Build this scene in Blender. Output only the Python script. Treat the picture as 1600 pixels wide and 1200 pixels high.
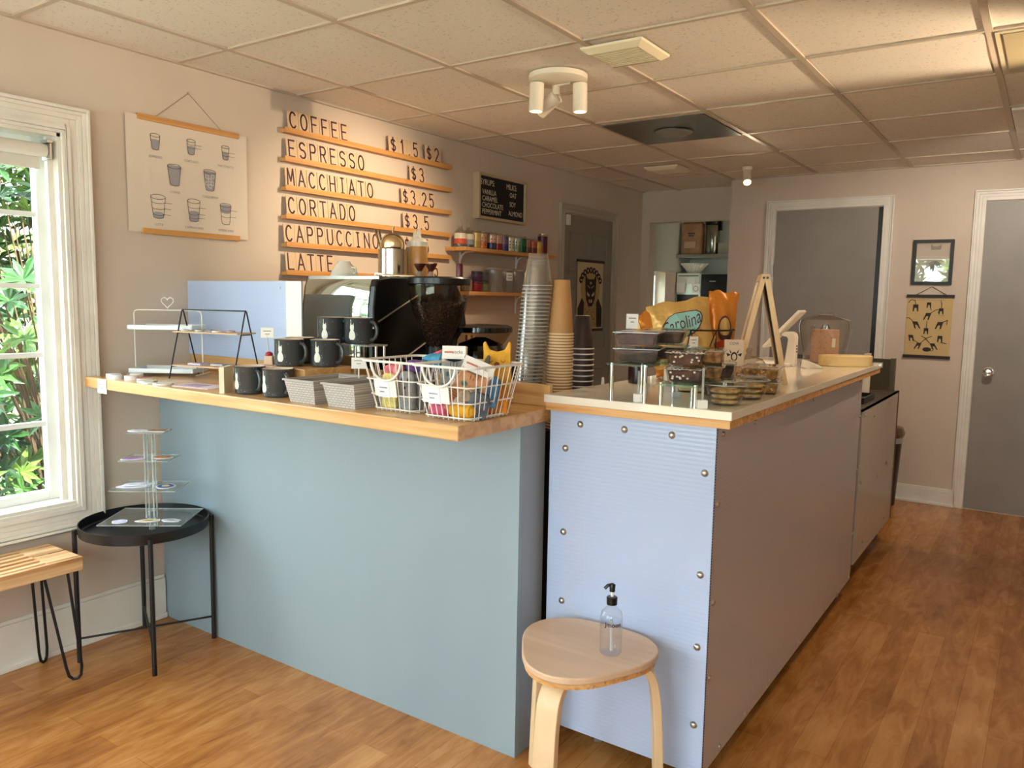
import bpy, bmesh, math, random
from mathutils import Vector, Matrix
PI = math.pi
rnd = random.Random(7)
for o in list(bpy.data.objects): bpy.data.objects.remove(o)
SC = bpy.context.scene
COL = SC.collection

# ------------------------------------------------------------------ camera
def make_camera():
    yaw, pitch, roll = math.radians(34.19), math.radians(6.24), math.radians(0.97)
    cy, sy, cp, sp = math.cos(yaw), math.sin(yaw), math.cos(pitch), math.sin(pitch)
    F = Vector((-sy*cp, cy*cp, -sp)); r = Vector((cy, sy, 0)); u = r.cross(F)
    R = r*math.cos(roll) + u*math.sin(roll)
    U = -r*math.sin(roll) + u*math.cos(roll)
    cd = bpy.data.cameras.new('camera'); cam = bpy.data.objects.new('camera', cd); COL.objects.link(cam)
    m = Matrix(((R.x, U.x, -F.x, 3.011), (R.y, U.y, -F.y, 0.0), (R.z, U.z, -F.z, 1.363), (0, 0, 0, 1)))
    cam.matrix_world = m
    cd.sensor_width = 36.0; cd.lens = 36.0*1235/1600
    cd.clip_start = 0.05; cd.clip_end = 200
    SC.camera = cam
make_camera()

# ------------------------------------------------------------------ world, sun, exposure
SC.view_settings.view_transform = 'Standard'
SC.view_settings.look = 'None'
SC.view_settings.gamma = 1.0
SC.view_settings.use_curve_mapping = False
SC.view_settings.exposure = 1.08
SC.cycles.transparent_max_bounces = 48
w = bpy.data.worlds.new('world'); SC.world = w; w.use_nodes = True
bgn = w.node_tree.nodes['Background']
bgn.inputs[0].default_value = (0.86, 0.92, 1.0, 1); bgn.inputs[1].default_value = 5.5
sd = bpy.data.lights.new('sun', 'SUN'); sd.energy = 15.0; sd.angle = 0.01; sd.color = (1, .95, .85)
so = bpy.data.objects.new('sun', sd); COL.objects.link(so)
so.rotation_euler = Vector((-.48, .12, -.87)).to_track_quat('-Z', 'Y').to_euler()
def portal(name, loc, rot, sx, sy):
    d = bpy.data.lights.new(name, 'AREA'); d.shape = 'RECTANGLE'; d.size = sx; d.size_y = sy
    o = bpy.data.objects.new(name, d); COL.objects.link(o); o.location = loc; o.rotation_euler = rot
    d.cycles.is_portal = True
    return o
portal('portal_left', (-.13, .85, 1.25), (0, -PI/2, 0), 1.4, 1.4)
portal('portal_front', (1.55, -1.72, 1.30), (PI/2, 0, 0), 2.3, 1.7)
portal('portal_front_right', (3.55, -1.72, 1.5), (PI/2, 0, 0), 1.3, 1.3)
portal('portal_kitchen', (-.13, 6.74, 1.25), (0, -PI/2, 0), .9, .5)

# ------------------------------------------------------------------ materials
def lin(c):
    return tuple((v/12.92 if v <= .04045 else ((v+.055)/1.055)**2.4) for v in c)
def rgb(r, g, b): return lin((r/255, g/255, b/255)) + (1,)
MC = {}
def mat(name, col, rough=.5, metal=0, spec=None, trans=0, ior=None, emit=None, estr=0, coat=0):
    if name in MC: return MC[name]
    m = bpy.data.materials.new(name); m.use_nodes = True; b = m.node_tree.nodes['Principled BSDF']
    if len(col) == 3: col = rgb(*col)
    b.inputs['Base Color'].default_value = col
    b.inputs['Roughness'].default_value = rough; b.inputs['Metallic'].default_value = metal
    if spec is not None: b.inputs['Specular IOR Level'].default_value = spec
    if trans: b.inputs['Transmission Weight'].default_value = trans
    if ior: b.inputs['IOR'].default_value = ior
    if coat: b.inputs['Coat Weight'].default_value = coat
    if emit: b.inputs['Emission Color'].default_value = rgb(*emit); b.inputs['Emission Strength'].default_value = estr
    MC[name] = m
    return m
def nodes(m): return m.node_tree.nodes, m.node_tree.links, m.node_tree.nodes['Principled BSDF']
def coords(m, scale=(1, 1, 1), rot=(0, 0, 0)):
    N, L, B = nodes(m)
    tc = N.new('ShaderNodeTexCoord'); mp = N.new('ShaderNodeMapping')
    mp.inputs['Scale'].default_value = scale; mp.inputs['Rotation'].default_value = rot
    L.new(tc.outputs['Object'], mp.inputs[0]); return mp
def noisy(m, c1, c2, scale=(1, 1, 1), nscale=5, detail=4, bump=0, dist=.002, lo=.35, hi=.65):
    N, L, B = nodes(m); mp = coords(m, scale)
    n = N.new('ShaderNodeTexNoise'); n.inputs['Scale'].default_value = nscale; n.inputs['Detail'].default_value = detail
    L.new(mp.outputs[0], n.inputs['Vector'])
    r = N.new('ShaderNodeValToRGB'); r.color_ramp.elements[0].color = rgb(*c1); r.color_ramp.elements[1].color = rgb(*c2)
    r.color_ramp.elements[0].position = lo; r.color_ramp.elements[1].position = hi
    L.new(n.outputs[0], r.inputs[0]); L.new(r.outputs[0], B.inputs['Base Color'])
    if bump:
        bp = N.new('ShaderNodeBump'); bp.inputs['Strength'].default_value = bump; bp.inputs['Distance'].default_value = dist
        L.new(n.outputs[0], bp.inputs['Height']); L.new(bp.outputs[0], B.inputs['Normal'])
    return m
def thin(name, tint=(255, 255, 255), gloss=.9, rough=.03, haze=0.0, ior=1.5):
    """thin clear sheet: fresnel mix of transparent and glossy, optional diffuse haze"""
    if name in MC: return MC[name]
    m = bpy.data.materials.new(name); m.use_nodes = True; N = m.node_tree.nodes; L = m.node_tree.links; N.clear()
    out = N.new('ShaderNodeOutputMaterial'); t = N.new('ShaderNodeBsdfTransparent'); g = N.new('ShaderNodeBsdfGlossy')
    t.inputs[0].default_value = rgb(*tint); g.inputs['Roughness'].default_value = rough
    f = N.new('ShaderNodeLayerWeight'); f.inputs[0].default_value = .5
    pw = N.new('ShaderNodeMath'); pw.operation = 'POWER'; pw.inputs[1].default_value = 3.5; L.new(f.outputs['Facing'], pw.inputs[0])
    mu = N.new('ShaderNodeMath'); mu.operation = 'MULTIPLY_ADD'; mu.inputs[1].default_value = .5*gloss; mu.inputs[2].default_value = .04*gloss; mu.use_clamp = True
    L.new(pw.outputs[0], mu.inputs[0])
    mx = N.new('ShaderNodeMixShader'); L.new(mu.outputs[0], mx.inputs[0]); L.new(t.outputs[0], mx.inputs[1]); L.new(g.outputs[0], mx.inputs[2])
    last = mx
    if haze:
        df = N.new('ShaderNodeBsdfDiffuse'); df.inputs[0].default_value = rgb(235, 232, 225)
        m2 = N.new('ShaderNodeMixShader'); m2.inputs[0].default_value = haze
        L.new(mx.outputs[0], m2.inputs[1]); L.new(df.outputs[0], m2.inputs[2]); last = m2
    L.new(last.outputs[0], out.inputs[0]); MC[name] = m
    return m

WALL = noisy(mat('wall_paint', (210, 194, 178), .75), (208, 192, 176), (213, 197, 181), nscale=3, bump=.06, dist=.002)
KWALL = mat('kitchen_paint', (196, 202, 190), .8)
TRIM = noisy(mat('trim_paint', (232, 226, 216), .38), (228, 222, 212), (236, 231, 222), nscale=6)
GREYDOOR = noisy(mat('grey_door_paint', (146, 140, 134), .45), (143, 137, 131), (150, 144, 138), nscale=4)
LDOOR = mat('olive_grey_door_paint', (140, 134, 124), .5)
BLUE = mat('blue_panel_paint', (168, 192, 200), .42)
def setup_blue():
    N, L, B = nodes(BLUE); mp = coords(BLUE, (1, 1, .35))
    n = N.new('ShaderNodeTexNoise'); n.inputs['Scale'].default_value = 26; n.inputs['Detail'].default_value = 6
    L.new(mp.outputs[0], n.inputs['Vector'])
    v = N.new('ShaderNodeTexNoise'); v.inputs['Scale'].default_value = 1.6; v.inputs['Detail'].default_value = 2; L.new(mp.outputs[0], v.inputs['Vector'])
    r = N.new('ShaderNodeValToRGB'); r.color_ramp.elements[0].color = rgb(140, 158, 168); r.color_ramp.elements[1].color = rgb(147, 165, 174)
    r.color_ramp.elements[0].position = .4; r.color_ramp.elements[1].position = .6
    L.new(v.outputs[0], r.inputs[0]); L.new(r.outputs[0], B.inputs['Base Color'])
    bp = N.new('ShaderNodeBump'); bp.inputs['Strength'].default_value = .18; bp.inputs['Distance'].default_value = .002
    L.new(n.outputs[0], bp.inputs['Height']); L.new(bp.outputs[0], B.inputs['Normal'])
setup_blue()
def polycarb(name, axis, c=(178, 194, 226), rough=.22):
    """fluted plastic sheet: fine parallel ribs across `axis`"""
    m = mat(name, c, rough, spec=.6); N, L, B = nodes(m); mp = coords(m)
    wv = N.new('ShaderNodeTexWave'); wv.bands_direction = axis; wv.inputs['Scale'].default_value = 26; wv.inputs['Distortion'].default_value = .15
    L.new(mp.outputs[0], wv.inputs['Vector'])
    n = N.new('ShaderNodeTexNoise'); n.inputs['Scale'].default_value = 2.5; L.new(mp.outputs[0], n.inputs['Vector'])
    bp = N.new('ShaderNodeBump'); bp.inputs['Strength'].default_value = .10; bp.inputs['Distance'].default_value = .0015
    b2 = N.new('ShaderNodeBump'); b2.inputs['Strength'].default_value = .25; b2.inputs['Distance'].default_value = .01
    L.new(wv.outputs[1], bp.inputs['Height']); L.new(n.outputs[0], b2.inputs['Height'])
    L.new(bp.outputs[0], b2.inputs['Normal']); L.new(b2.outputs[0], B.inputs['Normal'])
    return m
POLY = polycarb('fluted_plastic', 'Z')
TILE = mat('ceiling_tile', (214, 205, 192), .9)
def setup_tile():
    N, L, B = nodes(TILE); mp = coords(TILE)
    v = N.new('ShaderNodeTexNoise'); v.inputs['Scale'].default_value = 95; v.inputs['Detail'].default_value = 3; L.new(mp.outputs[0], v.inputs['Vector'])
    r = N.new('ShaderNodeValToRGB'); r.color_ramp.elements[0].color = rgb(206, 195, 180); r.color_ramp.elements[1].color = rgb(238, 228, 214)
    r.color_ramp.elements[0].position = .30; r.color_ramp.elements[1].position = .40
    L.new(v.outputs[0], r.inputs[0]); L.new(r.outputs[0], B.inputs['Base Color'])
    bp = N.new('ShaderNodeBump'); bp.inputs['Strength'].default_value = .3; bp.inputs['Distance'].default_value = .002
    L.new(v.outputs[0], bp.inputs['Height']); L.new(bp.outputs[0], B.inputs['Normal'])
setup_tile()
GRID = mat('ceiling_grid_paint', (200, 184, 164), .5)
FLOOR = mat('floor_planks', (160, 100, 55), .27, spec=.5)
def setup_floor():
    N, L, B = nodes(FLOOR)
    mp = coords(FLOOR, (1, 1, 1), (0, 0, PI/2))
    br = N.new('ShaderNodeTexBrick'); br.inputs['Scale'].default_value = 1; br.inputs['Brick Width'].default_value = 1.2; br.inputs['Row Height'].default_value = .098
    br.inputs['Mortar Size'].default_value = .0012; br.inputs['Mortar Smooth'].default_value = 0; br.inputs['Bias'].default_value = 0
    br.inputs['Color1'].default_value = (0, 0, 0, 1); br.inputs['Color2'].default_value = (1, 1, 1, 1); br.inputs['Mortar'].default_value = (.3, .3, .3, 1)
    br.offset = .37; br.offset_frequency = 2
    L.new(mp.outputs[0], br.inputs['Vector'])
    m2 = coords(FLOOR, (8, 1.7, 1))
    n = N.new('ShaderNodeTexNoise'); n.inputs['Scale'].default_value = 3; n.inputs['Detail'].default_value = 7; n.inputs['Roughness'].default_value = .62; n.inputs['Distortion'].default_value = .8
    L.new(m2.outputs[0], n.inputs['Vector'])
    m3 = coords(FLOOR, (2.6, 1.0, 1)); n3 = N.new('ShaderNodeTexNoise'); n3.inputs['Scale'].default_value = 2.2; n3.inputs['Detail'].default_value = 5; L.new(m3.outputs[0], n3.inputs['Vector'])
    r = N.new('ShaderNodeValToRGB'); e = r.color_ramp.elements
    e[0].position = .28; e[0].color = rgb(118, 66, 26); e[1].position = .72; e[1].color = rgb(212, 155, 94)
    e.new(.5).color = rgb(178, 117, 58)
    ad = N.new('ShaderNodeMath'); ad.operation = 'MULTIPLY_ADD'; ad.inputs[1].default_value = .55
    L.new(n.outputs[0], ad.inputs[0])
    a2 = N.new('ShaderNodeMath'); a2.operation = 'MULTIPLY_ADD'; a2.inputs[1].default_value = .35; L.new(n3.outputs[0], a2.inputs[0])
    bm = N.new('ShaderNodeMath'); bm.operation = 'MULTIPLY'; bm.inputs[1].default_value = .13; L.new(br.outputs[0], bm.inputs[0])
    L.new(bm.outputs[0], a2.inputs[2]); L.new(a2.outputs[0], ad.inputs[2]); L.new(ad.outputs[0], r.inputs[0])
    mx = N.new('ShaderNodeMixRGB'); mx.blend_type = 'MULTIPLY'; mx.inputs[2].default_value = (.86, .8, .76, 1)
    L.new(br.outputs['Fac'], mx.inputs[0]); L.new(r.outputs[0], mx.inputs[1]); L.new(mx.outputs[0], B.inputs['Base Color'])
    bp = N.new('ShaderNodeBump'); bp.inputs['Strength'].default_value = .12; bp.inputs['Distance'].default_value = .002
    L.new(n.outputs[0], bp.inputs['Height']); L.new(bp.outputs[0], B.inputs['Normal'])
setup_floor()
def wood(name, c1, c2, c3, axis='X', rough=.4, freq=9, coat=0):
    m = mat(name, c2, rough, coat=coat); N, L, B = nodes(m)
    sc = {'X': (.55, freq, freq), 'Y': (freq, .55, freq), 'Z': (freq, freq, .55)}[axis]
    mp = coords(m, sc)
    n = N.new('ShaderNodeTexNoise'); n.inputs['Scale'].default_value = 2.2; n.inputs['Detail'].default_value = 5; n.inputs['Distortion'].default_value = 1.2
    L.new(mp.outputs[0], n.inputs['Vector'])
    r = N.new('ShaderNodeValToRGB'); e = r.color_ramp.elements
    e[0].position = .3; e[0].color = rgb(*c1); e[1].position = .7; e[1].color = rgb(*c3); e.new(.48).color = rgb(*c2)
    L.new(n.outputs[0], r.inputs[0]); L.new(r.outputs[0], B.inputs['Base Color'])
    bp = N.new('ShaderNodeBump'); bp.inputs['Strength'].default_value = .08; bp.inputs['Distance'].default_value = .001
    L.new(n.outputs[0], bp.inputs['Height']); L.new(bp.outputs[0], B.inputs['Normal'])
    return m
PINE = wood('pine_long_x', (192, 138, 80), (212, 164, 104), (226, 186, 132), 'X', .3, coat=.3)
PINEY = wood('pine_long_y', (186, 132, 76), (206, 156, 98), (222, 178, 124), 'Y', .35)
LEDGE = wood('shelf_oak', (186, 128, 66), (206, 148, 82), (220, 166, 98), 'Y', .5)
BIRCH = wood('birch_veneer', (204, 168, 136), (212, 178, 148), (222, 190, 160), 'X', .42, 5)
BIRCHZ = wood('birch_leg', (206, 170, 126), (220, 188, 146), (230, 202, 164), 'Z', .42, 6)
PLYX = wood('plywood_edge', (176, 118, 66), (214, 160, 100), (232, 186, 128), 'X', .55, 26)
PLYY = wood('plywood_edge_y', (176, 118, 66), (214, 160, 100), (232, 186, 128), 'Y', .55, 26)
BENCHW = wood('bench_wood', (178, 124, 72), (216, 170, 118), (236, 204, 160), 'Y', .5, 12)
FRAMEW = wood('pale_frame_wood', (216, 170, 118), (232, 192, 142), (240, 206, 162), 'Z', .5, 6)
DARKTOP = mat('black_laminate', (34, 32, 32), .4)
BLACK = mat('black_metal', (18, 18, 20), .38, spec=.5)
BLACKP = mat('black_plastic', (14, 13, 13), .3)
SOFTB = mat('black_soft', (22, 20, 20), .8)
WHITEM = mat('white_metal', (236, 232, 226), .4)
WHITEP = mat('white_plastic', (238, 232, 222), .35)
WHITEC = mat('white_laminate', (238, 228, 212), .06, spec=.7)
CHROME = mat('chrome', (226, 226, 222), .07, 1)
STEEL = mat('brushed_steel', (190, 188, 182), .28, 1)
PAPER = mat('paper', (240, 234, 222), .8)
TAG = mat('tag_card', (240, 236, 230), .7)
INK = mat('ink', (52, 46, 52), .8)
GREYINK = mat('grey_ink', (150, 146, 150), .8)
GLASS = thin('window_glass', (250, 255, 252), .8, .0)
ACRYL = thin('acrylic', (246, 250, 250), 1.6, .02, haze=.03)
EDGE = thin('acrylic_edge', (232, 242, 245), 1.6, .08, haze=.28)
PLAST = thin('clear_plastic', (253, 252, 250), 1.6, .05, haze=.0)
CUPP = thin('cup_plastic', (244, 242, 240), 2.2, .1, haze=.04)
GREENG = thin('green_edge_glass', (205, 225, 215), 1.2, .03, haze=.1)
SMOKE = thin('smoked_hopper', (214, 206, 196), 1.2, .04)

# ------------------------------------------------------------------ mesh builder
class MB:
    def __init__(s): s.v = []; s.f = []; s.fm = []; s.mats = []
    def mi(s, m):
        if m is None: m = s.mats[-1] if s.mats else WHITEP
        if m not in s.mats: s.mats.append(m)
        return s.mats.index(m)
    def add(s, vs, fs, m=None, T=None):
        k = s.mi(m); b = len(s.v)
        for p in vs:
            p = Vector(p)
            s.v.append(T @ p if T is not None else p)
        for f in fs: s.f.append([b+i for i in f]); s.fm.append(k)
        return s
    def box(s, x0, x1, y0, y1, z0, z1, m=None, T=None):
        vs = [(x, y, z) for z in (z0, z1) for y in (y0, y1) for x in (x0, x1)]
        return s.add(vs, [(0, 2, 3, 1), (4, 5, 7, 6), (0, 1, 5, 4), (2, 6, 7, 3), (0, 4, 6, 2), (1, 3, 7, 5)], m, T)
    def taper(s, w0, d0, w1, d1, z0, z1, m=None, T=None, cap=True, bot=True, inner=0):
        vs = [(sx*w/2, sy*d/2, z) for (w, d, z) in ((w0, d0, z0), (w1, d1, z1)) for (sx, sy) in ((-1, -1), (1, -1), (1, 1), (-1, 1))]
        fs = [(i, (i+1) % 4, 4+(i+1) % 4, 4+i) for i in range(4)]
        if bot: fs.append((3, 2, 1, 0))
        if cap: fs.append((4, 5, 6, 7))
        return s.add(vs, fs, m, T)
    def lathe(s, prof, c=(0, 0, 0), seg=24, m=None, T=None, cap=False, capb=False):
        vs = []; n = len(prof)
        for (r, z) in prof:
            for k in range(seg):
                a = 2*PI*k/seg; vs.append((c[0]+r*math.cos(a), c[1]+r*math.sin(a), c[2]+z))
        fs = []
        for i in range(n-1):
            for k in range(seg):
                k2 = (k+1) % seg; fs.append((i*seg+k, i*seg+k2, (i+1)*seg+k2, (i+1)*seg+k))
        if capb: fs.append(tuple(range(seg-1, -1, -1)))
        if cap: fs.append(tuple((n-1)*seg+k for k in range(seg)))
        return s.add(vs, fs, m, T)
    def cyl(s, c, r, h, seg=20, m=None, T=None, r2=None):
        return s.lathe([(r, 0), (r if r2 is None else r2, h)], c, seg, m, T, True, True)
    def tube(s, pts, r, seg=8, m=None, closed=False, T=None):
        P = [Vector(p) for p in pts]; n = len(P); vs = []; fs = []
        up = None
        for i in range(n):
            if closed: t = (P[(i+1) % n]-P[i-1]).normalized()
            else: t = ((P[min(i+1, n-1)]-P[max(i-1, 0)])).normalized()
            if up is None:
                up = Vector((0, 0, 1)) if abs(t.z) < .9 else Vector((1, 0, 0))
            a = t.cross(up)
            if a.length < 1e-6: a = t.cross(Vector((0, 1, 0)))
            a.normalize(); b = a.cross(t).normalized(); up = b
            rr = r[i] if isinstance(r, (list, tuple)) else r
            for k in range(seg):
                an = 2*PI*k/seg; vs.append(P[i]+a*rr*math.cos(an)+b*rr*math.sin(an))
        m_ = n if closed else n-1
        for i in range(m_):
            j = (i+1) % n
            for k in range(seg):
                k2 = (k+1) % seg; fs.append((i*seg+k, i*seg+k2, j*seg+k2, j*seg+k))
        if not closed: fs += [tuple(range(seg-1, -1, -1)), tuple((n-1)*seg+k for k in range(seg))]
        return s.add(vs, fs, m, T)
    def prism(s, poly, z0, z1, m=None, T=None):
        n = len(poly); vs = [(x, y, z0) for x, y in poly]+[(x, y, z1) for x, y in poly]
        fs = [(i, (i+1) % n, n+(i+1) % n, n+i) for i in range(n)]+[tuple(range(n-1, -1, -1)), tuple(range(n, 2*n))]
        return s.add(vs, fs, m, T)
    def quad(s, a, b, c, d, m=None, T=None): return s.add([a, b, c, d], [(0, 1, 2, 3)], m, T)
    def ell(s, c, rx, ry, rz, m=None, T=None, seg=16, rings=10, e=1.0):
        vs = []; fs = []
        sg = lambda x: math.copysign(abs(x)**e, x)
        for i in range(rings+1):
            ph = -PI/2+PI*i/rings
            for k in range(seg):
                a = 2*PI*k/seg
                vs.append((c[0]+rx*sg(math.cos(ph))*sg(math.cos(a)), c[1]+ry*sg(math.cos(ph))*sg(math.sin(a)), c[2]+rz*sg(math.sin(ph))))
        for i in range(rings):
            for k in range(seg):
                k2 = (k+1) % seg; fs.append((i*seg+k, i*seg+k2, (i+1)*seg+k2, (i+1)*seg+k))
        return s.add(vs, fs, m, T)
    def build(s, name, parent=None, loc=(0, 0, 0), rz=0, smooth=False, bevel=0, ang=35, seg=2, solid=0):
        me = bpy.data.meshes.new(name); me.from_pydata([tuple(v) for v in s.v], [], s.f)
        for m in s.mats: me.materials.append(m)
        for p, k in zip(me.polygons, s.fm): p.material_index = k
        bm = bmesh.new(); bm.from_mesh(me); bmesh.ops.remove_doubles(bm, verts=bm.verts, dist=1e-6)
        bmesh.ops.recalc_face_normals(bm, faces=bm.faces); bm.to_mesh(me); bm.free()
        if smooth: me.shade_smooth()
        o = bpy.data.objects.new(name, me); COL.objects.link(o)
        o.location = loc; o.rotation_euler = (0, 0, rz)
        if parent is not None: o.parent = parent
        if solid:
            md = o.modifiers.new('Solidify', 'SOLIDIFY'); md.thickness = solid; md.offset = 0
        if bevel:
            md = o.modifiers.new('Bevel', 'BEVEL'); md.width = bevel; md.segments = seg; md.limit_method = 'ANGLE'; md.angle_limit = math.radians(40)
        if smooth:
            for e in me.edges: pass
            try:
                import numpy as np
                me.set_sharp_from_angle(angle=math.radians(ang))
            except Exception: pass
        return o
def frame_T(o, u, v):
    """plane transform: local x->u, y->v, z->u x v"""
    u = Vector(u).normalized(); v = Vector(v).normalized(); n = u.cross(v)
    return Matrix(((u.x, v.x, n.x, o[0]), (u.y, v.y, n.y, o[1]), (u.z, v.z, n.z, o[2]), (0, 0, 0, 1)))
def TR(loc=(0, 0, 0), rz=0, rx=0, ry=0):
    return Matrix.Translation(loc) @ Matrix.Rotation(rz, 4, 'Z') @ Matrix.Rotation(ry, 4, 'Y') @ Matrix.Rotation(rx, 4, 'X')
def text_geo(t, size, align='CENTER'):
    c = bpy.data.curves.new('lettering', 'FONT'); c.body = t; c.size = size; c.align_x = align; c.align_y = 'CENTER'; c.resolution_u = 3
    o = bpy.data.objects.new('lettering', c); COL.objects.link(o)
    bpy.context.view_layer.update()
    me = bpy.data.meshes.new_from_object(o); vs = [v.co.copy() for v in me.vertices]; fs = [tuple(p.vertices) for p in me.polygons]
    bpy.data.objects.remove(o); bpy.data.curves.remove(c); bpy.data.meshes.remove(me)
    return vs, fs
def put_text(mb, t, size, T, m=INK, align='CENTER', sx=1.0):
    vs, fs = text_geo(t, size, align); mb.add([(v.x*sx, v.y, 0) for v in vs], fs, m, T)

def tag(o, label=None, cat=None, group=None, kind=None):
    if label: o['label'] = label
    if cat: o['category'] = cat
    if group: o['group'] = group
    if kind: o['kind'] = kind
    return o
def thing(name, label, cat, loc=(0, 0, 0), rz=0, group=None):
    o = bpy.data.objects.new(name, None); COL.objects.link(o); o.empty_display_size = .05
    o.location = loc; o.rotation_euler = (0, 0, rz); return tag(o, label, cat, group)
def struct(o): o['kind'] = 'structure'; return o
def dup(root, loc, rz, label, group=None):
    r = root.copy(); COL.objects.link(r); r.location = loc; r.rotation_euler = (0, 0, rz); r['label'] = label
    if group: r['group'] = group
    for ch in list(root.children):
        c = ch.copy(); COL.objects.link(c); c.parent = r
        for g in list(ch.children):
            d = g.copy(); COL.objects.link(d); d.parent = c
    return r

# single-stroke lettering for the menu tiles: polylines in a unit box
def arc(cx, cy, rx, ry, a0, a1, n=10): return [(cx+rx*math.cos(math.radians(a0+(a1-a0)*i/n)), cy+ry*math.sin(math.radians(a0+(a1-a0)*i/n))) for i in range(n+1)]
ST = {
 'C': [arc(.5, .5, .42, .48, 45, 315, 16)], 'O': [arc(.5, .5, .42, .48, 0, 360, 22)],
 'F': [[(.12, 0), (.12, 1), (.85, 1)], [(.12, .52), (.72, .52)]], 'E': [[(.85, 0), (.12, 0), (.12, 1), (.85, 1)], [(.12, .52), (.72, .52)]],
 'S': [arc(.5, .75, .38, .23, 30, 270, 10)+arc(.5, .27, .38, .25, 90, -150, 10)],
 'P': [[(.12, 0), (.12, 1), (.55, 1)]+arc(.55, .75, .3, .25, 90, -90, 8)+[(.12, .5)]],
 'R': [[(.12, 0), (.12, 1), (.55, 1)]+arc(.55, .75, .3, .25, 90, -90, 8)+[(.12, .5)], [(.5, .5), (.88, 0)]],
 'M': [[(.06, 0), (.14, 1), (.5, .25), (.86, 1), (.94, 0)]], 'A': [[(.05, 0), (.5, 1), (.95, 0)], [(.2, .33), (.8, .33)]],
 'H': [[(.12, 0), (.12, 1)], [(.88, 0), (.88, 1)], [(.12, .52), (.88, .52)]], 'I': [[(.5, 0), (.5, 1)], [(.28, 0), (.72, 0)], [(.28, 1), (.72, 1)]],
 'T': [[(.5, 0), (.5, 1)], [(.08, 1), (.92, 1)]], 'D': [[(.12, 0), (.12, 1), (.4, 1)]+arc(.4, .5, .46, .5, 90, -90, 12)+[(.12, 0)]],
 'L': [[(.12, 1), (.12, 0), (.85, 0)]], 'U': [[(.12, 1), (.12, .35)]+arc(.5, .35, .38, .35, 180, 360, 10)+[(.88, 1)]],
 'N': [[(.1, 0), (.1, 1), (.9, 0), (.9, 1)]], '$': [arc(.5, .68, .34, .19, 30, 270, 10)+arc(.5, .3, .34, .19, 90, -150, 10), [(.5, -.02), (.5, 1.02)]],
 '1': [[(.3, .8), (.55, 1), (.55, 0)]], '2': [arc(.5, .72, .36, .27, 160, -30, 9)+[(.12, 0), (.9, 0)]],
 '3': [arc(.47, .75, .34, .25, 150, -80, 9), arc(.47, .26, .38, .27, 85, -150, 10)], '4': [[(.7, 0), (.7, 1), (.1, .32), (.95, .32)]],
 '5': [[(.82, 1), (.2, 1), (.16, .55)]+arc(.48, .32, .36, .32, 120, -150, 10)], '.': [[(.45, 0), (.5, .03), (.55, 0)]],
}
def strokes(mb, ch, w, h, lw, T, m):
    for pl in ST.get(ch, []):
        for (a, b) in zip(pl, pl[1:]):
            p = Vector((a[0]*w, a[1]*h)); q = Vector((b[0]*w, b[1]*h)); d = q-p
            if d.length < 1e-6: continue
            d.normalize(); n = Vector((-d.y, d.x))*lw/2; e = d*lw*.4
            pts = [p-e-n, q+e-n, q+e+n, p-e+n]
            mb.prism([(t.x, t.y) for t in pts], 0, .0006, m, T)
def outline(mb, pts, lw, z, m, T, closed=True):
    n = len(pts)
    for i in range(n if closed else n-1):
        p = Vector(pts[i]); q = Vector(pts[(i+1) % n]); d = q-p
        if d.length < 1e-7: continue
        d.normalize(); k = Vector((-d.y, d.x))*lw/2; e = d*lw*.3
        a = [p-e-k, q+e-k, q+e+k, p-e+k]
        mb.add([(t.x, t.y, z) for t in a], [(0, 1, 2, 3)], m, T)
def blob(mb, cx, cy, rx, ry, z, m, T, n=16, a0=0):
    mb.add([(cx+rx*math.cos(2*PI*i/n+a0), cy+ry*math.sin(2*PI*i/n+a0), z) for i in range(n)], [tuple(range(n))], m, T)

# ================================================================== room shell
CH = 2.283
def holed_wall(name, axis, a0, a1, b0, b1, z1, holes, m=WALL):
    """wall slab; axis 'x': thickness a0..a1 in x and length b0..b1 in y (or swapped); holes: (lo, hi, zlo, zhi)"""
    mb = MB(); hs = sorted(holes)
    def bx(p, q, zl, zh):
        if q-p < 1e-4 or zh-zl < 1e-4: return
        if axis == 'x': mb.box(a0, a1, p, q, zl, zh, m)
        else: mb.box(p, q, a0, a1, zl, zh, m)
    cur = b0
    for (lo, hi, zl, zh) in hs:
        bx(cur, lo, -.05, z1); bx(lo, hi, -.05, zl); bx(lo, hi, zh, z1); cur = hi
    bx(cur, b1, -.05, z1)
    return struct(mb.build(name))
holed_wall('wall_left', 'x', -.15, 0, -1.75, 7.65, CH+.12, [(.2, 1.5, .56, 1.925), (6.54, 6.95, .95, 1.62)])
holed_wall('wall_front', 'y', -1.75, -1.6, 0, 4.75, CH+.12, [(.4, 2.7, .45, 2.1), (2.95, 4.2, .95, 2.05)])
holed_wall('wall_right', 'x', 4.6, 4.75, -1.6, 7.65, CH+.12, [])
mbk = MB(); mbk.box(.91, 4.6, 6.03, 6.15, -.05, CH+.1, WALL)
mbk.box(.91, 1.05, 6.15, 6.4, -.05, CH+.1, WALL)
mbk.box(0, .078, 6.4, 6.52, -.05, CH+.1, WALL); mbk.box(.078, .95, 6.4, 6.52, 2.028, CH+.1, WALL)
mbk.box(.95, 1.05, 6.4, 6.52, -.05, CH+.1, WALL)
struct(mbk.build('wall_back'))
k = MB(); k.box(0, 2.0, 7.5, 7.65, -.05, CH+.1, KWALL); k.box(1.9, 2.0, 6.52, 7.5, -.05, CH+.1, KWALL)
k.box(.002, .012, 6.525, 7.5, 1.63, CH, KWALL); struct(k.build('wall_kitchen'))
f = MB(); f.box(-.15, 4.75, -1.75, 7.65, -.1, 0, FLOOR); struct(f.build('floor'))
XL = [.336, .927, 1.533, 2.151, 2.762, 3.372, 3.982]
YL = [-1.1, -.49, .12, .74, 1.355, 1.971, 2.582, 3.195, 3.80, 4.44, 5.05, 5.66]
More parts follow.
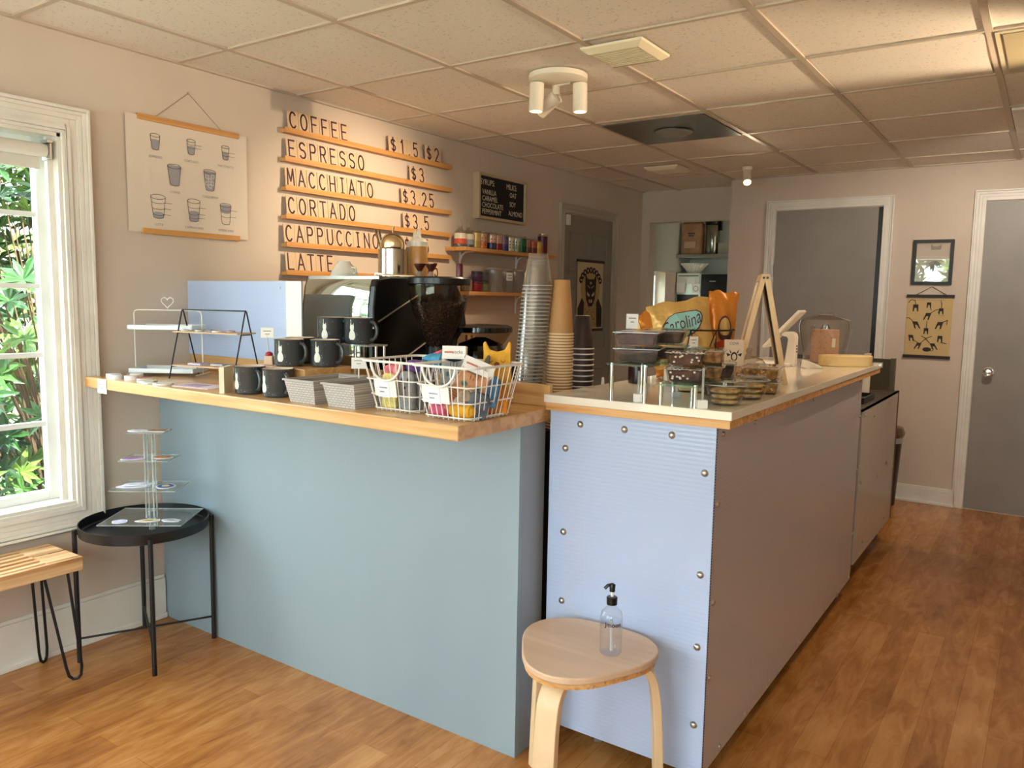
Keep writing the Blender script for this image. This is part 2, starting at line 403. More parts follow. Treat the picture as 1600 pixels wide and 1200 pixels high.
c = MB(); c.box(-.15, 4.75, -1.75, 7.65, CH+.006, CH+.12, TILE)
ceil = struct(c.build('ceiling'))
g = MB()
for x in XL: g.box(x-.012, x+.012, -1.6, 6.4, CH-.001, CH+.0075, GRID)
for y in YL: g.box(0, 4.6, y-.009, y+.009, CH-.0005, CH+.0075, GRID)
g.box(0, .02, -1.6, 6.4, CH-.002, CH+.0075, GRID); g.box(.9, 4.6, 6.008, 6.03, CH-.002, CH+.0075, GRID)
gg = g.build('ceiling_grid'); gg.parent = ceil
# the sagging tile beside the fluorescent panel
b = MB(); n = 10
for i in range(n):
    for j in range(6):
        def P(i, j):
            u = i/n; v = j/6; return (2.166+.58*u, 3.21+.575*v, CH+.004-.022*(u**2)*math.sin(PI*min(1, v))**.8)
        b.add([P(i, j), P(i+1, j), P(i+1, j+1), P(i, j+1)], [(0, 1, 2, 3)], TILE)
bt = b.build('sagging_tile', smooth=True); bt.parent = ceil; bt['label'] = 'ceiling tile bulging down towards one corner'

# baseboards and casings
def baseboard(name, x0, x1, y0, y1, axis):
    mb = MB()
    if axis == 'x':
        mb.box(x0, x0+.016, y0, y1, 0, .17, TRIM); mb.box(x0, x0+.024, y0, y1, .0, .022, TRIM); mb.box(x0, x0+.01, y0, y1, .17, .185, TRIM)
    else:
        mb.box(x0, x1, y1-.016, y1, 0, .105, TRIM); mb.box(x0, x1, y1-.028, y1, 0, .018, TRIM); mb.box(x0, x1, y1-.01, y1, .105, .118, TRIM)
    return struct(mb.build(name, bevel=.003))
baseboard('baseboard_left', 0, 0, -1.6, 1.845, 'x')
baseboard('baseboard_back', 2.09, 2.555, 0, 6.03, 'y')
def casing_mb(lo, hi, zt, wdt, put, m=TRIM, zb=0, prof=((0, .018), (.35, .012), (.62, .016), (.86, .026)), head=True):
    """stepped door casing; put(a0,a1,d,z0,z1) draws one board"""
    for i, (s, dpt) in enumerate(prof):
        e = prof[i+1][0] if i+1 < len(prof) else 1
        put(lo-wdt*e, lo-wdt*s, dpt, zb, zt+wdt*(e if head else 0)); put(hi+wdt*s, hi+wdt*e, dpt, zb, zt+wdt*(e if head else 0))
        if head: put(lo-wdt*s, hi+wdt*s, dpt, zt+wdt*s, zt+wdt*e)
def back_door(name, x0, x1, knob, hx, gap=0):
    y = 6.03
    dr = MB(); dr.box(x0+.004, x1-.004-gap, y-.004, y+.02, .008, 2.03, GREYDOOR); d = struct(dr.build(name, bevel=.002))
    cs = MB(); casing_mb(x0, x1, 2.036, .068, lambda a, b2, dp, z0, z1: cs.box(a, b2, y-dp, y, z0, z1, TRIM))
    cs.box(x0-.012, x0, y-.012, y, 0, 2.036, TRIM); cs.box(x1, x1+.012, y-.012, y, 0, 2.036, TRIM)
    cs.build('door_casing', d, bevel=.002)
    if gap:
        gp = MB(); gp.box(x1-gap-.004, x1, y-.003, y, .01, 2.03, BLACKP); o = gp.build('gap_shade_strip', d); o['label'] = 'black strip drawn as the shade in the gap where the door stands ajar'  # solid black strip painted in for the shade of the open gap
    hg = MB()
    for z in (1.55,): hg.box(hx-.006, hx+.006, y-.022, y-.004, z, z+.09, STEEL)
    hg.build('hinge', d)
    if knob:
        kb = MB(); T = Matrix.Translation((knob[0], y-.004, knob[1])) @ Matrix.Rotation(PI/2, 4, 'X')
        kb.lathe([(.032, 0), (.032, .006), (.012, .01), (.012, .032), (.022, .036), (.029, .046), (.029, .056), (.02, .066), (0, .068)], seg=24, m=CHROME, T=T)
        kb.build('door_knob', d, smooth=True)
    return d
back_door('door_2', 1.262, 1.995, None, 1.258, .028)
back_door('door_3', 2.605, 3.42, (2.69, .93), 3.43)
# hinge side sliver of door_3's left jamb
# door in the left wall
dl = MB(); dl.box(-.01, .006, 5.07, 5.84, .01, 1.985, LDOOR)
for (y0, y1) in ((5.15, 5.42), (5.49, 5.76)):
    for (z0, z1) in ((1.55, 1.86), (.95, 1.45), (.2, .82)):
        for q in ((y0, y1, z0, z0+.018), (y0, y1, z1-.018, z1), (y0, y0+.018, z0, z1), (y1-.018, y1, z0, z1)): dl.box(.004, .010, *q, LDOOR)
d1 = struct(dl.build('door_1', bevel=.003))
cs = MB(); casing_mb(5.06, 5.85, 1.992, .062, lambda a, b2, dp, z0, z1: cs.box(0, dp, a, b2, z0, z1, mat('left_door_casing', (190, 180, 164), .5)))
cs.build('door_casing', d1, bevel=.002)
hg = MB(); hg.box(.004, .02, 5.842, 5.856, 1.62, 1.71, STEEL); hg.box(.004, .02, 5.842, 5.856, .75, .84, STEEL); hg.build('hinge', d1)
mg = MB(); mg.box(.006, .03, 5.085, 5.125, 1.90, 1.975, WHITEP); mg.build('door_sensor', d1, bevel=.003)

# ------------------------------------------------------------------ left window
wn = struct(tag(bpy.data.objects.new('window_1', None))); COL.objects.link(wn)
cs = MB()
def wput(a, b2, dp, z0, z1): cs.box(0, dp, a, b2, z0, z1, TRIM)
pr = ((0, .014), (.12, .020), (.30, .014), (.55, .018), (.74, .024), (.88, .032))
W = .095
for i, (s, dp) in enumerate(pr):
    e = pr[i+1][0] if i+1 < len(pr) else 1
    wput(.2-W*e, .2-W*s, dp, .56-W*e, 1.925+W*e); wput(1.5+W*s, 1.5+W*e, dp, .56-W*e, 1.925+W*e); wput(.2-W*s, 1.5+W*s, dp, .56-W*e, .56-W*s); wput(.2-W*s, 1.5+W*s, dp, 1.925+W*s, 1.925+W*e)
cs.build('window_casing', wn, bevel=.002)
sl = MB(); sl.box(-.1, .006, .2, 1.5, .548, .572, TRIM); sl.build('window_sill', wn, bevel=.003)
jb = MB(); jb.box(-.15, 0, 1.488, 1.5, .56, 1.925, TRIM); jb.box(-.15, 0, .2, .212, .56, 1.925, TRIM); jb.box(-.15, 0, .2, 1.5, 1.913, 1.925, TRIM)
jb.box(-.055, -.035, 1.468, 1.49, .572, 1.913, TRIM); jb.box(-.055, -.035, .21, .232, .572, 1.913, TRIM)
jb.build('window_jamb', wn)
SASH = mat('sash_paint', (236, 238, 236), .35)
sa = MB(); sa.box(-.125, -.085, 1.448, 1.488, .572, 1.913, SASH); sa.box(-.125, -.085, .212, .252, .572, 1.913, SASH)
sa.box(-.125, -.085, .252, 1.448, .572, .606, SASH); sa.box(-.125, -.085, .252, 1.448, 1.86, 1.913, SASH)
sa.build('sash', wn, bevel=.003)
for z in (1.636, 1.376, 1.121, .862):
    mu = MB(); mu.box(-.114, -.092, .252, 1.448, z-.009, z+.009, SASH); mu.build('muntin', wn)
for y in (.55, .85, 1.15):
    mu = MB(); mu.box(-.114, -.092, y-.009, y+.009, .606, 1.86, SASH); mu.build('muntin', wn)
pn = MB(); pn.box(-.105, -.102, .252, 1.448, .606, 1.86, GLASS); pn.build('window_pane', wn)
bl = thing('roller_blind', 'cream roller blind wound up at the top of the left window', 'blind', (-.03, .85, 1.86))
t = MB(); t.tube([(0, -.61, .0), (0, .61, 0)], .024, 18, mat('blind_cloth', (226, 220, 208), .8)); t.build('blind_roll', bl, smooth=True)
t = MB(); t.box(-.026, -.023, -.60, .60, -.055, .0, MC['blind_cloth']); t.box(-.03, -.02, -.60, .60, -.064, -.052, MC['blind_cloth']); t.build('blind_cloth', bl)
t = MB(); t.box(-.03, .03, .612, .620, -.032, .035, STEEL); t.box(-.012, .034, .600, .622, .024, .036, STEEL); t.build('bracket', bl, bevel=.002)

# front windows and the kitchen window
def front_win(name, x0, x1, z0, z1, nx, nz):
    r = struct(bpy.data.objects.new(name, None)); COL.objects.link(r)
    f = MB(); s = .05
    f.box(x0, x0+s, -1.72, -1.62, z0, z1, SASH); f.box(x1-s, x1, -1.72, -1.62, z0, z1, SASH); f.box(x0+s, x1-s, -1.72, -1.62, z0, z0+s, SASH); f.box(x0+s, x1-s, -1.72, -1.62, z1-s, z1, SASH)
    f.build('window_frame', r)
    for i in range(1, nx):
        m = MB(); x = x0+(x1-x0)*i/nx; m.box(x-.01, x+.01, -1.69, -1.66, z0+s, z1-s, SASH); m.build('muntin', r)
    for i in range(1, nz):
        m = MB(); z = z0+(z1-z0)*i/nz; m.box(x0+s, x1-s, -1.69, -1.66, z-.01, z+.01, SASH); m.build('muntin', r)
    p = MB(); p.box(x0+s, x1-s, -1.678, -1.675, z0+s, z1-s, GLASS); p.build('window_pane', r)
front_win('window_2', .4, 2.7, .45, 2.1, 3, 3)
front_win('window_3', 2.95, 4.2, .95, 2.05, 2, 2)
r = struct(bpy.data.objects.new('window_4', None)); COL.objects.link(r)
f = MB(); f.box(-.13, -.09, 6.54, 6.57, .95, 1.62, SASH); f.box(-.13, -.09, 6.92, 6.95, .95, 1.62, SASH); f.box(-.13, -.09, 6.57, 6.92, .95, .98, SASH); f.box(-.13, -.09, 6.57, 6.92, 1.59, 1.62, SASH); f.box(-.12, -.10, 6.57, 6.92, 1.27, 1.285, SASH); f.build('window_frame', r)
f = MB(); f.box(-.112, -.108, 6.57, 6.92, .98, 1.59, GLASS); f.build('window_pane', r)

# ------------------------------------------------------------------ outdoors
g = MB(); g.box(-.15, 9, -8.5, -1.75, -.35, -.12, noisy(mat('bounce_concrete', (206, 200, 190), .9), (196, 190, 180), (216, 211, 202), nscale=5)); tag(g.build('bounce_patio'), kind='structure')  # unseen pale slab added to bounce sunlight up to the ceiling
LAWN = noisy(mat('lawn', (70, 110, 40), .9), (70, 84, 44), (104, 116, 66), nscale=8)
g = MB(); g.box(-14, -.15, -14, 12, -.45, -.35, LAWN); g.box(-.15, 9, -14, -1.75, -.45, -.35, LAWN); tag(g.build('lawn'), kind='structure')
LEAF = mat('rhododendron_leaf', (60, 110, 30), .32, spec=.5)
def leafmat(m, hi, md, lo):
    N, L, B = nodes(m); oi = N.new('ShaderNodeNewGeometry'); r = N.new('ShaderNodeValToRGB')
    e = r.color_ramp.elements; e[0].color = rgb(*lo); e[1].color = rgb(*hi); e.new(.55).color = rgb(*md); e[1].position = .55; e[2].position = 1
    L.new(oi.outputs['Random Per Island'], r.inputs[0]); L.new(r.outputs[0], B.inputs['Base Color'])
    B.inputs['Transmission Weight'].default_value = 0
    B.inputs['Subsurface Weight'].default_value = 0
leafmat(LEAF, (112, 140, 64), (44, 84, 36), (16, 42, 17))
BARK = mat('bark', (92, 70, 50), .9)
def shrub(label, c, sx, sy, h, n, seed, ll=.13):
    R = random.Random(seed); root = thing('rhododendron_shrub', label, 'shrub', c)
    fo = MB(); tw = MB()
    for i in range(n):
        # rosette centres near the crown surface
        th = R.uniform(0, 2*PI); ph = R.uniform(-.9, 1.0); k = R.uniform(.62, 1.0)
        p = Vector((sx*k*math.cos(th)*math.cos(ph*1.2), sy*k*math.sin(th)*math.cos(ph*1.2), h*.5+h*.5*k*math.sin(ph*1.45)))
        out = Vector((p.x/sx, p.y/sy, .5+(p.z-h*.5)/h)).normalized()
        a = out.orthogonal().normalized(); bb = out.cross(a)
        nl = R.randint(7, 11); rot = R.uniform(0, 6)
        for q in range(nl):
            an = rot+2*PI*q/nl+R.uniform(-.2, .2); d = (a*math.cos(an)+bb*math.sin(an)); l = ll*R.uniform(.75, 1.2); droop = R.uniform(-.25, .45)
            d2 = (d+out*(.45-droop)).normalized(); s = d2.cross(out).normalized()*l*.13; nrm = s.cross(d2).normalized()*l*.05
            p1 = p+d2*l*.15; p2 = p+d2*l*.55-out*l*.03; p3 = p+d2*l-out*l*.12*(1+droop)
            fo.add([p, p2+s+nrm, p3, p2-s+nrm, p1+s*.6, p2*1.0, p1-s*.6], [(0, 4, 1, 5), (5, 1, 2), (5, 2, 3), (0, 5, 3, 6)], LEAF)
        if i % 7 == 0: tw.tube([(p.x*.1, p.y*.1, -.3), (p.x*.45, p.y*.4, p.z*.45), tuple(p)], [.011, .007, .003], 5, BARK)
    fo.build('foliage', root); tw.build('branches', root)
shrub('broad rhododendron bush filling the left window outside', (-1.75, 2.35, -.1), 1.0, 1.1, 2.6, 620, 3)
shrub('rhododendron bush further left, beyond the left window panes', (-1.9, .0, -.1), .9, .95, 2.3, 240, 5)
shrub('tall dark rhododendron behind the window bush', (-3.6, 3.4, -.1), 1.1, 1.7, 3.6, 520, 9, .16)
shrub('round bush across the lawn behind the front window', (.8, -9.8, -.4), 2.4, 1.1, 3.6, 260, 11, .34)
shrub('round bush across the lawn behind the glass door', (5.3, -10.0, -.4), 1.0, 1.1, 3.4, 160, 12, .34)
shrub('bush seen through the kitchen window', (-1.8, 8.2, -.2), .8, 1.0, 1.8, 120, 14)

# ================================================================== front counter
CT = 1.04
fc = thing('front_counter', 'pale blue painted counter with an overhanging pine top, running out from the left wall', 'counter', (0, 1.85, 0))
t = MB(); t.box(.004, 1.786, 0, .018, 0, CT-.04, BLUE); t.build('front_panel', fc)
t = MB(); t.box(1.768, 1.786, .018, .135, 0, CT-.04, mat('grey_blue_end_paint', (152, 158, 166), .5)); t.build('end_panel', fc, bevel=.001)
t = MB(); t.box(.004, 1.8, -.305, .165, CT-.04, CT, PINE); t.build('worktop', fc, bevel=.004)
t = MB(); t.box(.004, 1.79, .148, .168, CT+.0, CT+.065, PINE); t.build('back_ledge', fc, bevel=.003)
t = MB(); t.box(1.71, 1.768, .03, .13, .9, CT-.04, PINEY); t.build('batten', fc)
t = MB()
for (x, z) in ((.1, .93), (.22, .7), (.21, .3), (.9, .5), (1.68, .86), (1.3, .12), (.5, .15)): t.cyl((x, -.0008, z), .004, .001, 8, INK, T=Matrix.Translation((0, 0, 0)))
# small price note stuck on the counter edge
pt = MB(); T = frame_T((.137, 1.5435, 1.012), (1, 0, 0), (0, 0, 1))
pt.box(-.03, .03, -.026, .026, 0, .0008, TAG, T); 
for i, wd in enumerate((.044, .04)): pt.box(-wd/2, wd/2, .006-.014*i, .009-.014*i, .0008, .0011, GREYINK, T)
tag(pt.build('edge_note'), 'small white price note stuck on the left end of the counter edge', 'note')
# back work counter
bc = thing('back_worktop', 'dark equipment counter behind the blue front counter, under the espresso machine', 'counter', (0, 2.04, 0))
t = MB(); t.box(.03, 1.70, .0, .72, .90, .94, DARKTOP); t.build('worktop', bc, bevel=.003)
t = MB(); t.box(.05, 1.66, .05, .68, .0, .90, mat('dark_cabinet', (44, 42, 42), .6)); t.build('cabinet_body', bc)
# cables in the gap
cb = MB(); cb.tube([(1.795, 2.12, .95), (1.80, 2.13, .7), (1.795, 2.12, .45), (1.80, 2.13, .2), (1.80, 2.13, .006)], .005, 6, WHITEP)
tag(cb.build('power_cable', smooth=True), 'pale cable hanging in the dark gap between the two counters', 'cable')

# polycarbonate back splash on the counter's rear ledge
sp = thing('splash_screen', 'tall blue-white fluted plastic screen standing on the counter rear against the left wall', 'screen', (0, 2.0, CT+.065))
t = MB(); t.box(.004, .70, -.008, .006, 0, .305, POLY); t.build('sheet', sp)
t = MB(); t.box(.625, .71, -.0095, -.0085, .0, .305, polycarb('fluted_white', 'Z', (236, 234, 226), .3)); t.build('bare_edge_strip', sp)
t = MB(); t.cyl((0, 0, 0), .004, .003, 10, STEEL, T=Matrix.Translation((.59, -.008, .28)) @ Matrix.Rotation(PI/2, 4, 'X')); t.build('screw', sp)

# ================================================================== bar unit
BT = 1.085
bar = thing('service_bar', 'long island bar clad in bluish fluted plastic sheet with a white top on plywood', 'counter', (1.85, 1.965, 0))
PANEL = POLY
t = MB(); t.box(-.035, .467, 0, .008, .08, 1.04, PANEL); ep = t.build('end_panel', bar)
t = MB(); t.box(.459, .467, .0085, 1.90, .08, 1.04, polycarb('fluted_plastic_shaded', 'Z', (184, 176, 180), .2)); lp = t.build('side_panel', bar)  # same plastic as the end sheet, coloured darker and greyer for its dim warm light
t = MB(); t.box(.0, .455, .012, 1.88, .09, 1.04, mat('bar_carcass', (70, 60, 52), .7)); t.build('carcass', bar)
t = MB(); t.box(-.04, .508, -.02, 2.085, 1.04, 1.052, PLYX); t.box(-.04, .508, -.02, 2.085, 1.052, 1.0615, PLYX); t.build('plywood_base', bar, bevel=.001)
t = MB(); t.box(-.045, .513, -.024, 2.09, 1.062, BT, WHITEC); t.build('white_top', bar, bevel=.002)
t = MB()
for i in range(125): z = .086+i*.0076; t.box(.4672, .4685, .0008, .0066, z, z+.0042, mat('flute_gap', (70, 68, 84), .6))
o = t.build('open_flutes', bar)
RIV = MB(); RIV.lathe([(.0, .0075), (.004, .0072), (.008, .005), (.0105, 0)], seg=16, m=STEEL)
r0 = RIV.build('rivet', ep, smooth=True); first = [r0]
def rivet(par, loc, rot, s=1):
    o = r0 if first else r0.copy()
    if first: first.pop()
    else: COL.objects.link(o)
    o.parent = par; o.location = loc; o.rotation_euler = rot; o.scale = (s, s, s)
for (x, z) in ((.065, 1.005), (.205, 1.005), (.345, 1.005), (.018, .93), (.018, .68), (.018, .47), (.44, .915), (.44, .64), (.44, .44), (.44, .22), (.03, .25)): rivet(ep, (x, 0, z), (PI/2, 0, 0))
for y in (.05, .32, .62, 1.0, 1.35, 1.62, 1.85): rivet(lp, (.467, y, 1.015), (0, PI/2, 0), .8)
for y in (.14, .36, .62, 1.0, 1.4, 1.62, 1.86): rivet(lp, (.467, y, .1), (0, PI/2, 0), .8)
for z in (.83, .56, .35): rivet(lp, (.467, .03, z), (0, PI/2, 0), .9)
for z in (.85, .6, .3): rivet(lp, (.467, 1.885, z), (0, PI/2, 0), .8)
def caster(par, x, y, h=.08, rz=0):
    T = TR((x, y, 0), rz)
    w = MB(); w.cyl((0, 0, 0), .03, .022, 20, mat('caster_wheel', (120, 122, 128), .5), T=T @ Matrix.Translation((.011, .015, .03)) @ Matrix.Rotation(-PI/2, 4, 'Y'))
    w.cyl((0, 0, 0), .012, .026, 12, STEEL, T=T @ Matrix.Translation((.013, .015, .03)) @ Matrix.Rotation(-PI/2, 4, 'Y')); o = w.build('caster', par, smooth=True)
    f = MB(); f.box(-.02, .02, -.022, .022, h-.006, h, STEEL, T); f.box(-.018, -.014, -.005, .03, .025, h-.006, STEEL, T); f.box(.014, .018, -.005, .03, .025, h-.006, STEEL, T); f.build('caster_fork', o)
caster(bar, .1, .10, .09, .5); caster(bar, .40, .10, .09, .3); caster(bar, .42, 1.82, .09); caster(bar, .1, 1.8, .09)

# lower unit behind the bar
b2 = thing('low_cart', 'lower white-clad cart with a dark top, past the far end of the long bar', 'cart', (1.75, 3.92, 0))
CARTW = mat('cart_sheet', (190, 180, 170), .25)
t = MB(); t.box(.559, .567, 0, 1.03, .13, .872, CARTW); sp2 = t.build('side_panel', b2)
t = MB(); t.box(.0, .555, .01, 1.02, .14, .862, MC['bar_carcass']); t.build('carcass', b2)
t = MB(); t.box(-.01, .567, .0, 1.03, .862, .872, mat('cart_top', (96, 86, 74), .4)); t.build('top', b2)
t = MB(); t.box(.555, .5585, -.006, 0, .1, .87, mat('brown_edge', (110, 84, 54), .5)); t.box(.5675, .571, 1.02, 1.03, .13, .872, MC['brown_edge']); t.build('edge_strip', b2)
t = MB(); t.box(.0, .52, 1.0, 1.028, .872, 1.05, mat('cart_back', (84, 76, 58), .45)); t.box(.52, .545, .99, 1.028, .872, 1.055, mat('cart_back_frame', (100, 92, 72), .45)); t.box(.43, .48, .996, 1.0, 1.0, 1.03, mat('steel_label', (196, 194, 180), .4)); t.build('back_board', b2)
for (y, z) in ((.06, .84), (.3, .81), (.75, .83), (.5, .47), (.75, .5), (.2, .19), (.8, .18), (.05, .52)): rivet(sp2, (.567, y, z), (0, PI/2, 0), .75)
caster(b2, .5, .98, .14, .4); caster(b2, .5, .1, .14, .0); caster(b2, .08, .1, .14); caster(b2, .08, .95, .14)
tr = MB(); tr.box(-.08, .08, -.14, .14, 0, .012, DARKTOP); tr.box(-.08, .08, -.14, -.13, .012, .03, DARKTOP); tr.box(-.08, .08, .13, .14, .012, .03, DARKTOP); tr.box(-.08, -.07, -.13, .13, .012, .03, DARKTOP); tr.box(.07, .08, -.13, .13, .012, .03, DARKTOP)
tag(tr.build('tray', loc=(2.2, 4.28, .872)), 'flat dark tray lying on the low cart', 'tray')
bt = thing('spray_bottle', 'white bottle with a pump standing on the low cart, past the bar end', 'bottle', (2.215, 4.46, .872))
t = MB(); t.lathe([(.03, 0), (.032, .01), (.032, .13), (.014, .165), (.014, .18)], seg=20, m=WHITEP, cap=True, capb=True); t.build('body', bt, smooth=True)
t = MB(); t.cyl((0, 0, .18), .016, .02, 16, WHITEP); t.tube([(0, 0, .2), (0, 0, .225), (.03, 0, .228)], .006, 8, WHITEP); t.build('pump', bt, smooth=True)

# trash can
tc = thing('trash_can', 'tall dark steel trash can with a rounded lid against the back wall', 'trash can', (2.13, 5.84, 0))
t = MB(); t.lathe([(.082, 0), (.085, .01), (.105, .44)], seg=32, m=mat('dark_steel', (84, 72, 60), .3, .8), capb=True); t.build('bin_body', tc, smooth=True)
t = MB(); t.lathe([(.107, .43), (.109, .44), (.108, .47), (.105, .47)], seg=32, m=thin('bag_film', (230, 226, 215), 1, .3, .4)); t.build('bin_bag', tc, smooth=True)
t = MB(); t.lathe([(.112, .47), (.12, .49), (.12, .50), (.105, .535), (.06, .545), (0, .548)], seg=32, m=mat('lid_steel', (150, 132, 104), .25, .9)); t.build('lid', tc, smooth=True)

# ================================================================== ceiling fittings
def vent(name, label, x, y, s, part=True):
    r = thing(name, label, 'vent', (x, y, CH)); VP = mat('vent_paint', (236, 222, 190), .5)
    f = MB(); h = s/2
    prof = [(h, 0), (h*.98, -.008), (h*.8, -.024), (h*.76, -.024)]
    vs = []; fs = []
    for (q, z) in prof: vs += [(-q, -q, z), (q, -q, z), (q, q, z), (-q, q, z)]
    for i in range(3):
        for kk in range(4): fs.append((i*4+kk, i*4+(kk+1) % 4, i*4+4+(kk+1) % 4, i*4+4+kk))
    f.add(vs, fs, VP); f.build('vent_frame', r)
    g = MB(); q = h*.77
    g.box(-q, q, -q, q, -.016, -.012, mat('vent_dark', (70, 58, 38), .8))
    for i in range(10): y2 = -q+.012+i*(2*q-.024)/9; g.box(-q, q, y2-.0045, y2+.0045, -.024, -.018, VP)
    g.build('louvre', r)
vent('air_vent', 'square cream louvred ceiling vent nearest the camera, beside the three-spot light', 1.62, 2.762, .25)
vent('air_vent', 'small square ceiling vent further back, beyond the grey ceiling panel', .70, 5.30, .25)
gp = thing('exhaust_fan_panel', 'dark grey metal ceiling panel with a round fan cover in its middle', 'ceiling panel', (1.228, 4.155, CH))
t = MB(); t.box(-.288, .282, -.292, .282, -.003, .001, mat('grey_panel', (112, 108, 100), .35, .5)); t.build('panel_sheet', gp)
t = MB(); t.lathe([(.1, -.003), (.1, -.012), (.085, -.02), (.0, -.024)], seg=32, m=mat('fan_cover', (150, 146, 136), .35, .3)); t.lathe([(.1, -.004), (.108, -.004), (.108, -.008), (.1, -.008)], seg=32, m=BLACKP); t.build('fan_cover', gp, smooth=True)
fl = thing('light_panel', 'unlit fluorescent light panel with a ribbed lens at the right edge of the ceiling', 'ceiling light', (3.07, 3.5, CH))
t = MB(); t.box(-.294, .29, -.29, .285, -.004, .002, mat('lens_frame', (206, 192, 160), .5)); t.build('panel_frame', fl)
t = MB(); t.box(-.27, .27, -.265, .262, -.007, -.004, mat('ribbed_lens', (176, 160, 122), .35)); t.build('lens', fl)
ac = thing('supply_grille', 'white ceiling grille with dark slots at the right edge', 'vent', (3.07, 4.75, CH))
t = MB(); t.box(-.29, .29, -.3, .3, -.012, .002, WHITEM); t.build('grille_frame', ac, bevel=.004)
t = MB()
for i in range(9): t.box(-.22, .22, -.24+i*.056, -.215+i*.056, -.0135, -.0122, BLACKP)
t.build('slot', ac)
LW = mat('lamp_white', (238, 226, 206), .4)
BULB = mat('bulb_glow', (255, 236, 190), .5, emit=(255, 214, 140), estr=14)
def spot(name, par, loc, aim, power, size=1.5, L=.12, rad=.03, base=True, col=(1, .79, .54)):
    d = Vector(aim).normalized(); q = d.to_track_quat('-Z', 'Y').to_matrix().to_4x4(); T = Matrix.Translation(loc) @ q
    t = MB(); t.lathe([(rad*.55, .0), (rad, -.006), (rad, -L), (rad*.86, -L), (rad*.86, -L+.012), (.0, -L+.012)], seg=28, m=LW, T=T, cap=False, capb=True); o = t.build('lamp_head', par, smooth=True)
    t = MB(); t.lathe([(0, -L+.008), (rad*.8, -L+.008)], seg=24, m=BULB, T=T); t.build('bulb', o)
    if power:
        power *= 1.0
        ld = bpy.data.lights.new(name, 'SPOT'); ld.energy = power; ld.spot_size = size; ld.spot_blend = .8; ld.color = col; ld.shadow_soft_size = .02
        lo = bpy.data.objects.new(name, ld); COL.objects.link(lo); lo.matrix_world = Matrix.Translation(par.location) @ T @ Matrix.Translation((0, 0, -L-.005))
    return o
tf = thing('spot_cluster', 'round white ceiling light with three cylinder spots', 'ceiling light', (1.24, 2.91, CH))
t = MB(); t.lathe([(0, 0), (.122, 0), (.122, -.02), (.112, -.026), (0, -.026)], seg=40, m=LW); t.build('canopy', tf, smooth=True)
spot('lamp_left', tf, (-.075, -.045, -.026), (-.02, .0, -1), 16, 1.9)
spot('lamp_right', tf, (.075, .052, -.026), (.02, .02, -1), 16, 1.9)
t = MB(); t.cyl((-.035, .045, -.066), .018, .04, 16, LW); t.box(-.05, .04, .03, .05, -.032, -.026, LW); t.build('swivel', tf, bevel=.003)
spot('lamp_wall', tf, (-.03, .05, -.066), (-1.0, .05, -.62), 34, 1.5, .11)
sf = thing('single_spot', 'small lit white spotlight on the ceiling near the back wall', 'ceiling light', (1.20, 5.5, CH))
t = MB(); t.lathe([(0, 0), (.036, 0), (.036, -.018), (.028, -.022), (.028, -.05), (0, -.05)], seg=24, m=LW); t.build('ceiling_rose', sf, smooth=True)
spot('lamp_single', sf, (0, 0, -.045), (.30, -.75, -.8), 14, 2.2, .1, .028)
# unseen warm spotlights right of the frame: one for the ceiling glow, two added
s3 = thing('track_spot', 'warm ceiling spotlight right of the aisle', 'ceiling light', (3.75, 3.7, CH-.32))
t = MB(); t.cyl((0, 0, -.0), .014, .32, 12, LW); t.build('stem', s3)
spot('lamp_up', s3, (-.03, 0, .02), (-1.25, -.44, .30), 80, .8, .09, .03)
s4 = thing('aisle_fill_spot', 'unseen warm fill spotlight added over the bar', 'ceiling light', (2.95, 3.9, CH))  # added fill lamp, raises the warm ambient light around the bar
t = MB(); t.cyl((0, 0, -.04), .03, .04, 16, LW); t.build('ceiling_rose', s4)
spot('fill_lamp_bar', s4, (0, 0, -.04), (-.42, -.16, -.8), 16, 1.6, .1, .028)

s5 = thing('rear_fill_spot', 'unseen warm fill spotlight added to brighten the doors of the back wall', 'ceiling light', (2.9, 4.55, CH))  # lamp added out of view to lift the back wall's brightness
t = MB(); t.cyl((0, 0, -.04), .03, .04, 16, LW); t.build('ceiling_rose', s5)
spot('fill_lamp_rear', s5, (0, 0, -.04), (-.30, 1.0, -.72), 24, 1.8, .1, .028, col=(1, .88, .74))

# ================================================================== left wall: menu, board, shelves, posters
TILEW = mat('letter_tile', (214, 184, 152), .7); LETTER = mat('letter_ink', (66, 30, 52), .6)
def letter_tile(ch, y, z, lab, grp, tilt=.10, w=.062, h=.092, left=False):
    o = thing('letter_tile', lab, 'letter tile', (.030, y, z), 0, grp)
    u = Vector((0, 1, 0)); v = Vector((-tilt, 0, 1)).normalized(); T = frame_T((0, 0, 0), u, v)
    t = MB(); t.box(-w/2, w/2, 0, h, -.0028, 0, TILEW, T)
    lw = .0078; cw = min(.043, w*.72); chh = .074
    strokes(t, ch, cw, chh, lw, T @ Matrix.Translation((-cw/2, .011, .0001)), LETTER)
    me = t.build('letter_tile')
    # single-mesh thing: keep the mesh itself as the thing
    bpy.data.objects.remove(o); me.location = (.030, y, z)
    return tag(me, lab, 'letter tile', grp)
ROWS = [('COFFEE', 2.514, 2.901, [('$1.5', 3.189, 3.44), ('$2', 3.485, 3.622)]), ('ESPRESSO', 2.505, 3.017, [('$3', 3.357, 3.49)]),
        ('MACCHIATO', 2.495, 3.082, [('$3.25', 3.29, 3.575)]), ('CORTADO', 2.50, 2.952, [('$3.5', 3.305, 3.535)]),
        ('CAPPUCCINO', 2.483, 3.12, [('$3.5', 3.306, 3.535)]), ('LATTE', 2.492, 2.80, [('$4.25', 3.31, 3.62)])]
ORD = ['first', 'second', 'third', 'fourth', 'fifth', 'sixth', 'seventh', 'eighth', 'ninth', 'tenth']
SHZ = [2.118, 1.988, 1.857, 1.727, 1.597, 1.467]
